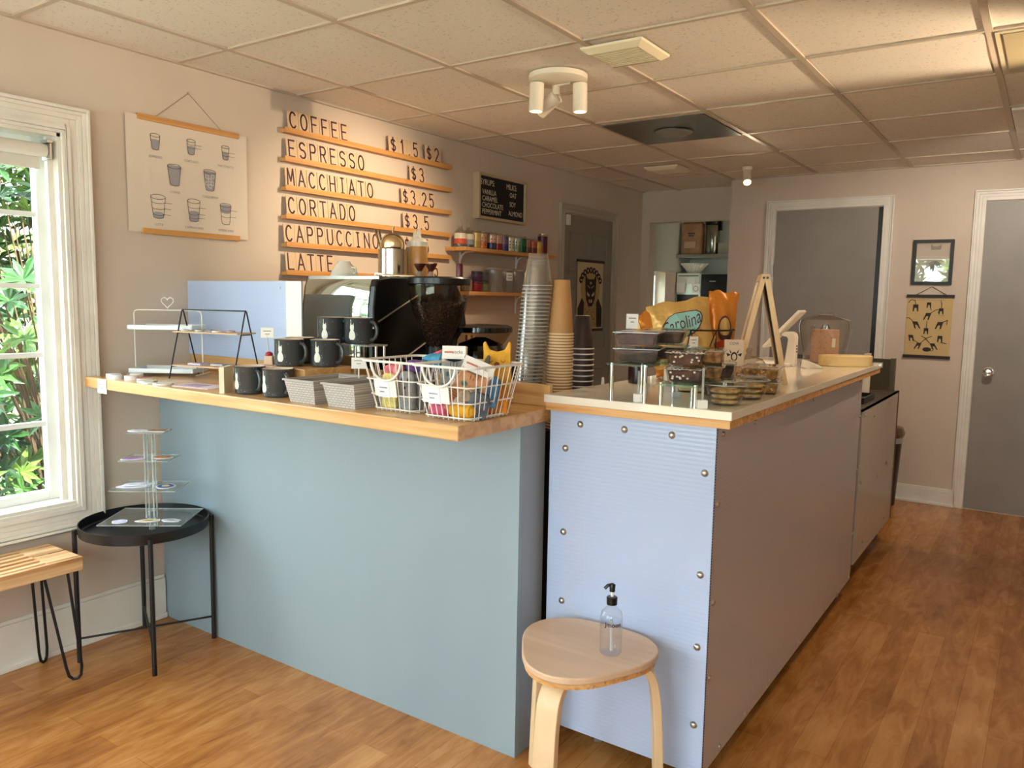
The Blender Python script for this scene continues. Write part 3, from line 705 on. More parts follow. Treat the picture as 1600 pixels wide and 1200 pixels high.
for i, (word, y0, y1, prices) in enumerate(ROWS):
    z = SHZ[i]; wl = word.lower()
    t = MB(); t.box(0, .040, 2.488, 3.712, -.016, 0, LEDGE, Matrix.Translation((0, 0, 0))); t.box(.034, .040, 2.488, 3.712, 0, .008, LEDGE)
    tag(t.build('picture_ledge', loc=(0, 0, z)), 'thin oak ledge on the wall carrying the %s tiles' % wl.upper(), 'ledge', 'oak ledges of the menu board')
    n = len(word); p = (y1-y0)/n
    for k, ch in enumerate(word):
        letter_tile(ch, y0+p*(k+.5), z, 'wooden tile lettered %s, %s in the word %s on the menu' % (ch, ORD[k], word), 'letter tiles of the menu', w=min(.062, p-.001))
    for (pt, a, b2) in prices:
        n = len(pt); ws = [(.5 if c2 == '.' else 1) for c2 in pt]; u = (b2-a)/sum(ws); y = a
        names = {'$': 'dollar sign', '.': 'point', '1': 'digit one', '2': 'digit two', '3': 'digit three', '4': 'digit four', '5': 'digit five'}
        for k, ch in enumerate(pt):
            ww = ws[k]*u
            side = '' if len(prices) == 1 else ('left-hand ' if pt == prices[0][0] else 'right-hand ')
            letter_tile(ch, y+ww/2, z, 'price tile with %s, %s tile of the %sprice beside %s' % (names.get(ch, 'digit '+ch), ORD[k], side, word), 'price tiles of the menu', w=ww-.001)
            y += ww
# letter board
lb = thing('letter_board', 'black letter board in a pale frame listing syrups and milks', 'sign', (0, 4.235, 1.987))
t = MB(); fw = mat('pale_frame', (190, 168, 136), .5)
t.box(0, .05, -.268, .268, -.14, -.124, fw); t.box(0, .05, -.268, .268, .124, .14, fw); t.box(0, .05, -.268, -.252, -.124, .124, fw); t.box(0, .05, .252, .268, -.124, .124, fw); t.build('frame', lb, bevel=.001)
t = MB(); T = frame_T((.031, 0, 0), (0, 1, 0), (0, 0, 1)); t.box(-.252, .252, -.124, .124, -.03, 0, SOFTB, T); t.build('felt_board', lb)
t = MB(); LT = mat('letter_white', (235, 225, 205), .6)
for (s, u, v, sz) in (('SYRUPS:', -.235, .086, .05), ('MILKS:', .045, .086, .05), ('VANILLA', -.215, .028, .044), ('CARAMEL', -.215, -.012, .044), ('CHOCOLATE', -.215, -.052, .044), ('PEPPERMINT', -.215, -.092, .044), ('OAT', .085, .036, .044), ('SOY', .085, -.022, .044), ('ALMOND', .075, -.080, .044)):
    t = MB(); put_text(t, s, sz, T @ Matrix.Translation((u, v, .002)), LT, 'LEFT', .86); t.build('board_word', lb)
# shelves
def bracket(par, y, d=.11, h=.14):
    t = MB(); t.tube([(.004, y, -h), (.004, y, -.02), (.004, y, -.018)], .006, 6, WHITEM); t.tube([(.006, y, -.075), (.02, y, -.04), (.05, y, -.022), (d, y, -.02)], .006, 6, WHITEM); t.build('bracket', par)
s1 = thing('can_shelf', 'upper wall shelf of oak holding drink cans and two bottles', 'shelf', (0, 0, 1.655))
t = MB(); t.box(0, .15, 3.70, 4.72, -.022, 0, LEDGE); t.build('board', s1, bevel=.002)
bracket(s1, 3.84); bracket(s1, 4.45)
s2 = thing('jar_shelf', 'lower wall shelf of oak holding jars and clear canisters', 'shelf', (0, 0, 1.395))
t = MB(); t.box(0, .15, 3.74, 4.72, -.022, 0, LEDGE); t.build('board', s2, bevel=.002)
bracket(s2, 3.86); bracket(s2, 4.45)
def can(y, x, r, h, c1, c2, lab, top=(200, 196, 188), stripe=None):
    o = thing('drink_can', lab, 'can', (x, y, 1.655), 0, 'drink cans on the upper shelf')
    m1 = mat('can_%d_%d_%d' % c1, c1, .3, .55); m2 = mat('can_%d_%d_%d' % c2, c2, .3, .4)
    t = MB(); t.lathe([(r*.8, 0), (r, .008), (r, h*.42)], seg=24, m=m1, capb=True); t.lathe([(r, h*.42), (r, h*.88)], seg=24, m=m2); 
    if stripe:
        sm = mat('can_%d_%d_%d' % stripe, stripe, .4)
        for a in (-.9, -.2, .5): 
            for q in range(3): t.add([( (r+.0006)*math.cos(a+dx*.12+q*.02), (r+.0006)*math.sin(a+dx*.12+q*.02), h*(.2+.18*q)+dz) for (dx, dz) in ((-1, 0), (1, .004), (.8, h*.12), (-.8, h*.12))], [(0, 1, 2, 3)], sm)
    t.build('can_body', o, smooth=True)
    t = MB(); t.lathe([(r, h*.88), (r*.84, h*.97), (r*.86, h), (r*.78, h-.003), (0, h-.004)], seg=24, m=mat('can_top', top, .25, 1)); t.build('can_lid', o, smooth=True)
for a in ((3.905, .07, .033, .108, (196, 168, 92), (214, 190, 120), 'gold drink can, first can right of the two bottles'),
          (3.972, .07, .033, .108, (200, 122, 70), (206, 170, 132), 'copper and cream drink can beside the gold one', (200, 196, 188), (150, 50, 40)),
          (4.070, .07, .033, .108, (60, 74, 110), (220, 190, 160), 'cream over blue drink can after the gap on the shelf', (200, 196, 188), (170, 40, 40)),
          (4.137, .07, .033, .108, (150, 46, 40), (188, 150, 130), 'narrow red drink can between the cream-and-blue and violet ones'),
          (4.204, .07, .033, .108, (70, 70, 120), (120, 96, 120), 'violet blue drink can left of the patterned white one'),
          (4.274, .07, .033, .105, (206, 200, 180), (214, 208, 190), 'white drink can with dark patches', (190, 186, 176), (40, 40, 40)),
          (4.345, .07, .033, .105, (140, 160, 128), (190, 196, 176), 'pale green drink can left of the dark green one', (190, 186, 176), (60, 60, 60)),
          (4.413, .07, .033, .108, (26, 84, 50), (40, 104, 62), 'dark green drink can'),
          (4.480, .07, .03, .10, (90, 74, 66), (150, 110, 84), 'brown drink can with a pale top band', (190, 186, 176), (180, 60, 50)),
          (4.548, .07, .033, .098, (110, 34, 30), (180, 80, 70), 'small red drink can with a grey print', (190, 186, 176), (70, 70, 74)),
          (4.612, .07, .03, .096, (196, 160, 66), (210, 180, 90), 'small yellow drink can near the shelf end'),
          (4.675, .07, .034, .145, (112, 36, 40), (86, 40, 58), 'tallest dark red drink can at the right shelf end')): can(*a)
def bottle(y, c, lab):
    o = thing('swing_top_bottle', lab, 'bottle', (.07, y, 1.655), 0, 'bottles on the upper shelf')
    t = MB(); t.lathe([(.036, 0), (.037, .01), (.037, .075), (.024, .098), (.013, .11), (.012, .125)], seg=24, m=thin('bottle_glass', (214, 206, 190), 1.2, .05, .1), capb=True); t.build('glass_body', o, smooth=True)
    t = MB(); t.lathe([(.0375, .02), (.0375, .05)], seg=24, m=mat('label_%d' % c[0], c, .6)); t.lathe([(.0375, .05), (.0375, .082)], seg=24, m=mat('label_cream', (226, 214, 190), .6)); t.build('bottle_label', o, smooth=True)
    t = MB(); t.tube([(0, -.012, .118), (0, -.02, .15), (0, -.004, .172)], .0018, 6, STEEL); t.tube([(0, .012, .118), (0, .016, .14), (0, -.004, .172)], .0018, 6, STEEL); t.build('wire_clasp', o)
bottle(3.755, (206, 84, 50), 'glass bottle with an orange-red label at the left shelf end')
bottle(3.835, (150, 150, 160), 'glass bottle with a grey label, second on the can shelf')
def jar(y, x, z, r, h, c, lab, fill):
    o = thing('spice_jar', lab, 'jar', (x, y, z), 0, 'small jars on the lower shelf')
    t = MB(); t.lathe([(r*.9, .002), (r, .008), (r, h*.75), (r*.85, h*.82)], seg=20, m=mat('jar_%d' % fill[0], fill, .35), capb=True); t.build('jar_body', o, smooth=True)
    t = MB(); t.lathe([(r*.95, h*.8), (r*.95, h), (0, h)], seg=20, m=mat('jarlid_%d' % c[0], c, .4)); t.build('jar_lid', o, smooth=True)
jar(3.83, .07, 1.395, .03, .07, (150, 146, 120), 'little jar with a patterned pale body, left end of the lower shelf', (130, 120, 90))
jar(3.912, .075, 1.395, .036, .062, (90, 20, 26), 'squat deep red jar on the shelf below the purple one', (126, 22, 32))
jar(3.99, .075, 1.395, .034, .062, (66, 70, 44), 'squat green and grey jar right of the deep red one', (110, 106, 66))
jar(3.915, .075, 1.458, .034, .062, (50, 44, 40), 'dark purple jar stacked on the deep red jar', (70, 40, 66))
jar(3.99, .075, 1.458, .032, .06, (70, 66, 60), 'greyish jar stacked on the green jar', (88, 80, 84))
for k, (y, lb3) in enumerate(((4.095, 0), (4.215, 1), (4.335, 0), (4.455, 1), (4.57, 1))):
    o = thing('clear_canister', ['clear canister right of the small jars', 'clear canister with a white label, second from the left', 'unlabelled clear canister in the middle of the row', 'clear canister with a wide white label, fourth in the row', 'clear canister at the right end, half hidden by plastic cups'][k], 'canister', (.075, y, 1.395), 0, 'clear canisters on the lower shelf')
    t = MB(); t.lathe([(.052, 0), (.056, .008), (.056, .135), (.05, .14)], seg=28, m=thin('canister_plastic', (226, 216, 204), 1.3, .08, .22), capb=True); t.build('canister_body', o, smooth=True)
    t = MB(); t.lathe([(.057, .138), (.058, .15), (.05, .154), (0, .154)], seg=28, m=mat('canister_lid', (176, 158, 140), .4)); t.build('canister_lid', o, smooth=True)
    if lb3:
        t = MB(); 
        for q in range(6):
            a0 = -.75+q*.16; a1 = a0+.16
            t.add([(.0566*math.cos(a0), .0566*math.sin(a0), .075), (.0566*math.cos(a1), .0566*math.sin(a1), .075), (.0566*math.cos(a1), .0566*math.sin(a1), .125), (.0566*math.cos(a0), .0566*math.sin(a0), .125)], [(0, 1, 2, 3)], TAG)
            if 0 < q < 5:
                for zz in (.088, .106): t.add([(.0569*math.cos(a0), .0569*math.sin(a0), zz), (.0569*math.cos(a1-.03), .0569*math.sin(a1-.03), zz), (.0569*math.cos(a1-.03), .0569*math.sin(a1-.03), zz+.005), (.0569*math.cos(a0), .0569*math.sin(a0), zz+.005)], [(0, 1, 2, 3)], INK)
        t.build('canister_label', o)
# drinks poster
dp = thing('drinks_poster', 'poster of eight coffee cups hanging between wooden strips', 'poster', (0, 2.02, 1.82))
T = frame_T((.004, 0, 0), (0, 1, 0), (0, 0, 1))
CUPL = mat('cup_line', (70, 64, 66), .8); CUPF = mat('cup_fill', (160, 158, 164), .8)
PPR = mat('poster_paper', (226, 212, 196), .85)
t = MB()
def bowed(u, v): return (u, v, .004*abs(u/.28)**3)
nu = 12
for i in range(nu):
    a = -.278+.556*i/nu; b3 = -.278+.556*(i+1)/nu
    t.quad(bowed(a, -.222), bowed(b3, -.222), bowed(b3, .228), bowed(a, .228), PPR, T)
def ell2(cx, cy, rx, ry, n=18): return [(cx+rx*math.cos(2*PI*k/n), cy+ry*math.sin(2*PI*k/n)) for k in range(n)]
def cup(cx, cy, w2, h, fill, lines, name, ice=False, band=None):
    top = cy+h/2; bot = cy-h/2; wb = w2*.68; ry = w2*.3
    def wz(z): return wb+(w2-wb)*(z-bot)/h
    if fill:
        f0, f1 = fill; za = bot+h*f0; zb = bot+h*f1
        lo = [(cx+wz(za)*math.cos(a), za+ry*.75*math.sin(a)) for a in [PI+PI*k/10 for k in range(11)]]
        hi = [(cx+wz(zb)*math.cos(a), zb+ry*.8*math.sin(a)) for a in [PI*k/10 for k in range(11)]]
        pts = lo+hi; t.add([(x, y, .0022) for x, y in pts], [tuple(range(len(pts)))], CUPF, T)
    outline(t, ell2(cx, top, w2, ry), .0018, .003, CUPL, T)
    outline(t, [(cx-w2, top)]+[(cx+wb*math.cos(a), bot+ry*.7*math.sin(a)) for a in [PI+PI*k/8 for k in range(9)]]+[(cx+w2, top)], .0018, .003, CUPL, T, False)
    for fz in lines:
        z2 = bot+h*fz
        outline(t, [(cx+wz(z2)*math.cos(a), z2+ry*.7*math.sin(a)) for a in [PI+PI*k/8 for k in range(9)]], .0014, .003, CUPL, T, False)
        outline(t, [(cx+wz(z2)*.9, z2-.002), (cx+wz(z2)+.03, z2-.002)], .0014, .003, CUPL, T, False)
    if ice:
        for (dx, dy) in ((-.3, .2), (.3, .25), (0, .02), (-.35, -.18), (.25, -.15), (0, -.32)):
            s = w2*.28; outline(t, [(cx+dx*w2*1.6-s, cy+dy*h-s*.5), (cx+dx*w2*1.6+s*.7, cy+dy*h-s), (cx+dx*w2*1.6+s, cy+dy*h+s*.7), (cx+dx*w2*1.6-s*.6, cy+dy*h+s)], .0014, .0032, TAG, T)
    put_text(t, name, .0135, T @ Matrix.Translation((cx+.0, bot-.032, .003)), GREYINK)
cup(-.155, .135, .021, .052, (.0, .6), [], 'ESPRESSO'); cup(.005, .140, .02, .052, (.0, .5), [.5, .75], 'CORTADO'); cup(.170, .142, .019, .05, (.0, .5), [.3, .6], 'MACCHIATO')
cup(-.075, .015, .030, .072, (.0, .96), [], 'COFFEE'); cup(.09, .015, .029, .074, (.0, .95), [], 'COLD BREW', True)
cup(-.15, -.118, .032, .078, (.0, .15), [.15, .45, .75], 'LATTE'); cup(.01, -.118, .030, .078, (.0, .4), [.15, .35, .7], 'CAPPUCCINO'); cup(.165, -.118, .028, .076, (.62, .95), [.4, .75], 'AMERICANO')
t.build('poster_sheet', dp)
for (z, y0, y1) in ((.223, -.228, .236), (-.218, -.222, .232)):
    s = MB(); s.box(.0, .014, y0, y1, z-.011, z+.011, LEDGE); s.build('hanging_strip', dp, bevel=.001)
s = MB(); s.tube([(.007, -.15, .234), (.004, 0, .355), (.007, .15, .234)], .0012, 5, mat('string', (150, 130, 110), .9)); s.build('cord', dp)
s = MB(); s.cyl((0, 0, 0), .004, .012, 8, STEEL, T=Matrix.Translation((0, 0, .356)) @ Matrix.Rotation(PI/2, 4, 'Y')); s.build('nail', dp)
# cat-mask scroll on the left wall door
ds = thing('door_scroll', 'narrow scroll print of a cat-like mask hanging on the grey left door', 'poster', (.012, 5.475, 1.39))
T = frame_T((.003, 0, 0), (0, 1, 0), (0, 0, 1)); t = MB()
SC1 = mat('scroll_cream', (200, 184, 150), .8); SC2 = mat('scroll_tan', (176, 152, 104), .8); SD = mat('scroll_dark', (46, 34, 34), .8)
t.box(-.205, .205, -.262, .255, -.002, 0, SC1, T)
def pol(pts, z, m): t.add([(x, y, z) for x, y in pts], [tuple(range(len(pts)))], m, T)
pol([(-.195, -.25), (.195, -.25), (.195, -.1), (.12, .0), (-.12, .0), (-.195, -.1)], .001, SD)
pol([(-.11, -.25), (.11, -.25), (.095, -.03), (-.095, -.03)], .002, SC2)
for k in range(40): blob(t, rnd.uniform(-.09, .09), rnd.uniform(-.24, -.05), .006, .004, .0025, SD, T, 6)
pol(ell2(0, .05, .155, .135, 20), .0015, SC2)
for k in range(9):
    a = math.radians(20+140*k/8); blob(t, .165*math.cos(a), .075+.12*math.sin(a), .028, .026, .002, SD, T, 10)
for k in range(9):
    a0 = math.radians(160-140*k/8); pol([(r3*math.cos(a), .075+r3*.74*math.sin(a)) for r3, a in ((.15, a0+.05), (.15, a0-.05), (.175, a0-.05), (.175, a0+.05))], .003, SC1)
pol([(-.085, .06), (-.09, .17), (-.05, .125), (.05, .125), (.09, .17), (.085, .06), (.07, -.03), (.03, -.085), (-.03, -.085), (-.07, -.03)], .003, SD)
for sx in (-1, 1):
    pol([(sx*.012, .0), (sx*.055, .028), (sx*.06, .008), (sx*.03, -.012)], .004, SC1); pol([(sx*.01, .06), (sx*.05, .08), (sx*.052, .072), (sx*.01, .05)], .004, SC2); pol([(sx*.006, -.03), (sx*.03, -.035), (sx*.02, -.06), (sx*.004, -.055)], .004, SC1)
pol(ell2(0, .095, .018, .012, 10), .004, SC2)
t.build('print_sheet', ds)
for z in (.262, -.27):
    s = MB(); s.box(-.002, .01, -.215, .215, z-.01, z+.01, mat('scroll_bar', (54, 34, 30), .6)); s.build('scroll_bar', ds)

# ================================================================== back wall pictures
bf = thing('framed_picture', 'black framed picture under reflecting glass on the back wall', 'picture', (2.317, 6.03, 1.646))
t = MB(); BF = mat('dark_frame', (34, 34, 28), .4)
t.box(-.122, .122, -.018, 0, -.15, -.129, BF); t.box(-.122, .122, -.018, 0, .129, .15, BF); t.box(-.122, -.101, -.018, 0, -.129, .129, BF); t.box(.101, .122, -.018, 0, -.129, .129, BF); t.build('frame', bf, bevel=.001)
T = frame_T((0, -.004, 0), (1, 0, 0), (0, 0, 1)); t = MB(); t.box(-.101, .101, -.129, .129, -.002, 0, mat('mount_paper', (206, 196, 184), .8), T)
g2 = mat('picture_grey', (150, 142, 138), .8)
for (cx, cy, s) in ((.015, .095, 1),): t.add([(cx-.03, cy-.012, .001), (cx+.03, cy-.012, .001), (cx+.033, cy+.026, .001), (cx+.014, cy+.01, .001), (cx-.014, cy+.01, .001), (cx-.033, cy+.026, .001)], [(0, 1, 2, 3, 4, 5)], g2, T)
blob(t, .012, -.04, .045, .05, .001, g2, T); t.build('print', bf)
t = MB(); t.box(-.101, .101, -.0105, -.0095, -.129, .129, thin('picture_glass', (255, 255, 255), 3.2, .0)); t.build('picture_glass', bf)
cp = thing('cat_poster', 'tan poster of dark cat silhouettes between black hanging bars', 'poster', (2.32, 6.03, 1.215))
T = frame_T((0, -.006, 0), (1, 0, 0), (0, 0, 1)); t = MB(); CPP = mat('tan_paper', (206, 178, 126), .85); CI = mat('cat_ink', (54, 50, 44), .8)
t.box(-.137, .137, -.197, .197, -.002, 0, CPP, T)
def catfig(cx, cy, s, tail, lean=0, fl=1):
    X2 = lambda x, y: (cx+fl*(x*s+lean*y*s), cy+y*s, .0015)
    t.add([X2(-.35, -.5), (X2(-.2, -.5)), X2(-.12, 0), X2(.12, 0), X2(.2, -.5), X2(.35, -.5), X2(.32, .45), X2(-.32, .45)], [(0, 1, 2, 7), (2, 3, 6, 7), (3, 4, 5, 6)], CI, T)
    outline(t, [(X2(x, y)[0], X2(x, y)[1]) for x, y in tail], .004, .0018, CI, T, False)
catfig(-.085, .125, .05, [(0, .4), (-.1, 1), (-.6, 1.1), (-.9, .7)]); catfig(-.005, .145, .04, [(.2, -.4), (.4, -.8)]); catfig(.07, .105, .042, [(0, .4), (.05, 1.1), (-.1, 1.6)])
catfig(-.01, .07, .05, [(.2, .4), (.7, .9), (1.1, .9), (1.1, .5)], .35); catfig(-.075, .01, .05, [(-.2, .4), (-.5, .9), (-.9, .9)], -.4); catfig(.065, .01, .052, [(.2, .4), (.7, .7), (.8, .1)], .3)
catfig(-.012, -.03, .042, [(0, .4), (.05, 1.6)]); catfig(-.1, -.08, .045, [(.3, -.3), (.8, -.7)], -.2); catfig(.075, -.08, .045, [(.1, -.5), (.9, -.7)])
catfig(-.055, -.132, .045, [(.2, .5), (.6, 1.2), (1.2, 1.5)], .4); catfig(.04, -.132, .045, [(-.3, .5), (-.6, 1.2), (-1, 1.5)], -.5)
blob(t, 0, -.155, .026, .015, .0015, CI, T); outline(t, ell2(.03, -.155, .009, .009, 10), .003, .0016, CI, T)
for (x, y) in ((-.085, .088), (-.005, .112), (.075, .075), (-.075, -.02), (.07, -.025), (-.1, -.115), (.09, -.112), (0, -.182)): t.box(x-.022, x+.022, y-.0008, y+.0008, 0, .001, GREYINK, T)
t.box(-.09, .09, .178, .182, 0, .001, GREYINK, T); t.build('poster_sheet', cp)
for z in (.205, -.205):
    s = MB(); s.box(-.144, .144, -.016, -.002, z-.010, z+.010, mat('black_bar', (34, 24, 26), .5)); s.build('hanging_bar', cp)
s = MB(); s.tube([(-.09, -.008, .212), (.005, -.003, .268), (.1, -.008, .212)], .0018, 5, BLACK); s.build('cord', cp)

# ================================================================== kitchen seen through the doorway
ks = thing('kitchen_shelf', 'steel shelf high on the kitchen wall beyond the doorway', 'shelf', (.5, 7.3, 1.765))
t = MB(); t.box(-.49, .5, -.15, .2, 0, .03, STEEL); t.build('shelf_board', ks, bevel=.002)
t = MB(); t.box(.3, .32, 0, .2, -.1, 0, STEEL); t.build('bracket', ks)
cb = thing('coffee_sack', 'tall brown paper bag standing on the kitchen shelf', 'bag', (.135, 7.25, 1.796))
KR = noisy(mat('kraft_sack', (160, 120, 88), .8), (150, 112, 80), (176, 136, 100), nscale=12, bump=.4, dist=.01)
t = MB(); t.taper(.19, .12, .2, .11, 0, .29, KR, bot=True); t.box(-.1, .1, -.012, .012, .29, .31, KR); t.build('bag_body', cb, bevel=.01)
t = MB(); t.box(-.03, .04, -.0625, -.061, .19, .2, INK); t.box(-.02, .03, -.0625, -.061, .17, .178, INK); t.box(-.06, .05, -.0625, -.061, .06, .12, mat('sack_label', (190, 160, 130), .8)); t.build('bag_print', cb)
kc = thing('airpot', 'steel vacuum pot with a black lid on the kitchen shelf', 'coffee pot', (.325, 7.26, 1.796))
t = MB(); t.lathe([(.06, 0), (.065, .01), (.065, .27), (.058, .28)], seg=28, m=mat('pot_steel', (150, 150, 136), .22, 1), capb=True); t.build('pot_body', kc, smooth=True)
t = MB(); t.lathe([(.07, .275), (.075, .3), (.07, .335), (0, .34)], seg=28, m=BLACKP); t.box(.06, .085, -.02, .02, .22, .32, BLACKP); t.build('lid', kc, smooth=True)
kb = MB(); kb.box(.40, .50, 7.2, 7.3, 1.796, 1.90, mat('box_grey', (160, 152, 138), .7)); tag(kb.build('carton', bevel=.002), 'small pale box right of the steel pot on the kitchen shelf', 'box')
br = thing('coffee_brewer', 'large brewer with a steel face and black sides in the kitchen', 'coffee machine', (.2, 7.2, .92))
BR1 = mat('brewer_steel', (206, 214, 200), .3, .6)
t = MB(); t.box(-.19, .05, 0, .28, 0, .70, BR1); t.build('body', br, bevel=.004)
t = MB(); t.box(-.185, .04, -.012, 0, .605, .70, mat('brewer_panel', (222, 228, 214), .4)); t.box(-.17, .03, -.014, -.012, .672, .680, BLACKP); t.build('top_panel', br)
t = MB(); t.box(-.18, .03, -.006, -.001, .3, .5, BLACKP); t.build('control_panel', br)
t = MB(); t.box(.06, .34, -.02, .28, 0, .69, BLACKP); t.box(.14, .2, -.022, -.02, .62, .63, STEEL); t.build('black_hopper_side', br, bevel=.004)
for i, (x0, x1, z0, z1) in enumerate(((-.185, -.10, .52, .61), (-.03, .05, .51, .60), (-.08, .0, .60, .66))):
    n = MB(); n.box(x0, x1, -.018-.003*i, -.0165-.003*i, z0, z1, TAG)
    if i == 1: T = frame_T(((x0+x1)/2, -.018-.003*i-.0005, (z0+z1)/2), (1, 0, 0), (0, 0, 1)); outline(n, ell2(0, 0, .025, .025, 12), .004, .0004, INK, T)
    n.build('note', br)
kf = thing('coffee_filter_stack', 'stack of white fluted paper coffee filters under the kitchen shelf', 'coffee filters', (.14, 7.3, 1.62))
t = MB(); vs = []; fs = []; n = 72
for j, (r3, z) in enumerate(((.055, .0), (.085, .045), (.125, .095))):
    for k in range(n):
        a = 2*PI*k/n; rr = r3*(1+(.05*j)*(1 if k % 2 else -1)*.8); vs.append((rr*math.cos(a), rr*math.sin(a), z))
for j in range(2):
    for k in range(n): fs.append((j*n+k, j*n+(k+1) % n, j*n+n+(k+1) % n, j*n+n+k))
fs.append(tuple(range(n-1, -1, -1))); t.add(vs, fs, mat('filter_paper', (232, 228, 212), .85)); t.build('fluted_paper', kf)
kt = thing('kitchen_counter', 'steel kitchen counter under the coffee brewer', 'counter', (0.06, 7.05, 0))
t = MB(); t.box(0, 1.7, 0, .44, .88, .92, STEEL); t.build('worktop', kt); t = MB(); t.box(.02, 1.68, .03, .44, 0, .88, KWALL); t.build('cabinet', kt)

# ================================================================== things on the front counter
SLATE = mat('mug_enamel', (52, 56, 58), .22, spec=.6)
def setup_speckle():
    N, L, B = nodes(SLATE); mp = coords(SLATE)
    v = N.new('ShaderNodeTexVoronoi'); v.inputs['Scale'].default_value = 150; L.new(mp.outputs[0], v.inputs['Vector'])
    nz = N.new('ShaderNodeTexNoise'); nz.inputs['Scale'].default_value = 30; L.new(mp.outputs[0], nz.inputs['Vector'])
    r = N.new('ShaderNodeMath'); r.operation = 'LESS_THAN'; r.inputs[1].default_value = .15; L.new(v.outputs['Distance'], r.inputs[0])
    g = N.new('ShaderNodeMath'); g.operation = 'GREATER_THAN'; g.inputs[1].default_value = .56; L.new(nz.outputs[0], g.inputs[0])
    mm = N.new('ShaderNodeMath'); mm.operation = 'MULTIPLY'; L.new(r.outputs[0], mm.inputs[0]); L.new(g.outputs[0], mm.inputs[1])
    mx = N.new('ShaderNodeMixRGB'); mx.inputs[1].default_value = rgb(62, 66, 69); mx.inputs[2].default_value = rgb(190, 190, 186)
    L.new(mm.outputs[0], mx.inputs[0]); L.new(mx.outputs[0], B.inputs['Base Color'])
setup_speckle()
CREAM = mat('mug_inside', (226, 208, 190), .3)
MR, MH = .048, .088
def make_mug(lab, loc, rz):
    r = thing('mug', lab, 'mug', loc, rz, 'speckled cat mugs')
    t = MB(); t.lathe([(MR*.86, 0), (MR*.97, .004), (MR, .012), (MR, MH-.004), (MR+.0022, MH), (MR-.001, MH+.001)], seg=40, m=SLATE, capb=True)
    t.lathe([(MR-.001, MH+.001), (MR-.004, MH-.002), (MR-.005, .008), (0, .007)], seg=40, m=CREAM); t.build('cup_body', r, smooth=True)
    t = MB(); pts = []
    for i in range(13):
        a = math.radians(100-200*i/12); pts.append((MR-.003+.027*max(0, math.cos(a))**.8 if abs(math.cos(a)) > .02 else MR-.003, 0, MH*.52+.030*math.sin(a)))
    t.tube([(MR-.006, 0, MH*.52+.030)]+pts[1:-1]+[(MR-.006, 0, MH*.52-.030)], .0062, 10, SLATE); t.build('handle', r, smooth=True)
    # cat seen from behind, tail up
    t = MB(); a0 = math.radians(-85); prof = [(.010, .0), (.018, .02), (.0185, .04), (.0165, .06), (.011, .08), (.0075, .09), (.0105, .1), (.0115, .12), (.0105, .135), (.004, .14)]
    prof = [(w*.62, z*.36) for w, z in prof]
    def q(u, z, R=MR+.0006): an = a0+u/MR; return (R*math.cos(an), R*math.sin(an), .016+z)
    for (w0, z0), (w1, z1) in zip(prof, prof[1:]):
        for k in range(4):
            t.add([q(-w0+2*w0*k/4, z0), q(-w0+2*w0*(k+1)/4, z0), q(-w1+2*w1*(k+1)/4, z1), q(-w1+2*w1*k/4, z1)], [(0, 1, 2, 3)], mat('mug_print', (226, 228, 218), .5))
    for s in (-1, 1): t.add([q(s*.0055, .047), q(s*.0015, .049), q(s*.006, .056)], [(0, 1, 2)], MC['mug_print'])
    t.add([q(-.004, .05), q(-.002, .05), q(-.003, .068), q(-.005, .068)], [(0, 1, 2, 3)], MC['mug_print'])
    t.build('cat_print', r)
    return r
ZB = CT+.085
mug = make_mug('speckled grey mug at the far left of the front row on the counter', (.873, 1.633, CT), math.radians(-12))
dup(mug, (1.004, 1.638, CT), math.radians(-14), 'speckled grey mug right of the front row, beside the woven basket')
dup(mug, (.918, 1.757, ZB), math.radians(8), 'slate mug on the wood block, front left, beside the strawberry card holder')
dup(mug, (.862, 1.852, ZB), math.radians(16), 'slate mug on the wood block mostly hidden behind the front left one')
dup(mug, (1.018, 1.823, ZB), math.radians(10), 'slate mug on the wood block, front right, in front of the raised pair')
ZS = 1.197
dup(mug, (.962, 1.905, ZS), math.radians(12), 'slate mug on the raised acrylic stand, left of the pair')
dup(mug, (1.06, 1.935, ZS), math.radians(14), 'slate mug on the raised acrylic stand, right of the pair')
wb = MB(); wb.box(-.135, .135, -.1, .1, 0, .085, PINE); tag(wb.build('wood_block', loc=(.935, 1.79, CT), bevel=.002), 'plain golden wooden riser block under the stacked mugs', 'block')
st = thing('mug_stand', 'clear acrylic stand on four steel posts holding two mugs', 'stand', (1.02, 1.942, CT))
t = MB(); t.box(-.12, .125, -.048, .046, ZS-CT-.005, ZS-CT, EDGE); t.build('acrylic_top', st)
for (x, y) in ((-.11, .035), (.06, -.04), (-.02, .035), (.115, .0), (.115, .04)):
    t = MB(); t.cyl((x, y, 0 if (x > .055 or y > 0) else .085), .005, ZS-CT-.005-(0 if (x > .055 or y > 0) else .085), 12, CHROME); t.build('post', st, smooth=True)
def card(name, lab, loc, rz, w, h, z0, post=True, base=True, lines=2, postm=None, tilt=0):
    r = thing(name, lab, 'sign', loc, rz)
    T = TR((0, 0, z0), 0, tilt); t = MB(); t.box(-w/2, w/2, -.0008, .0008, 0, h, TAG, T)
    for i in range(lines):
        ww = w*(.62 if i == 0 else .3); zz = h*(.68-.26*i); t.box(-ww/2, ww/2, -.0012, -.0009, zz, zz+h*.07, GREYINK, T)
    t.build('card', r)
    if post: t = MB(); t.box(-.0018, .0018, -.001, .001, .004, z0+.004, postm or EDGE); t.build('stem', r)
    if base: t = MB(); t.box(-.012, .012, -.012, .012, 0, .018, postm or EDGE); t.build('foot', r)
    return r
VR = math.radians(38)   # facing the customer side
sc = thing('strawberry_card_holder', 'little cream card holder with a red strawberry top and wire-held price card', 'sign', (.842, 1.735, ZB), VR)
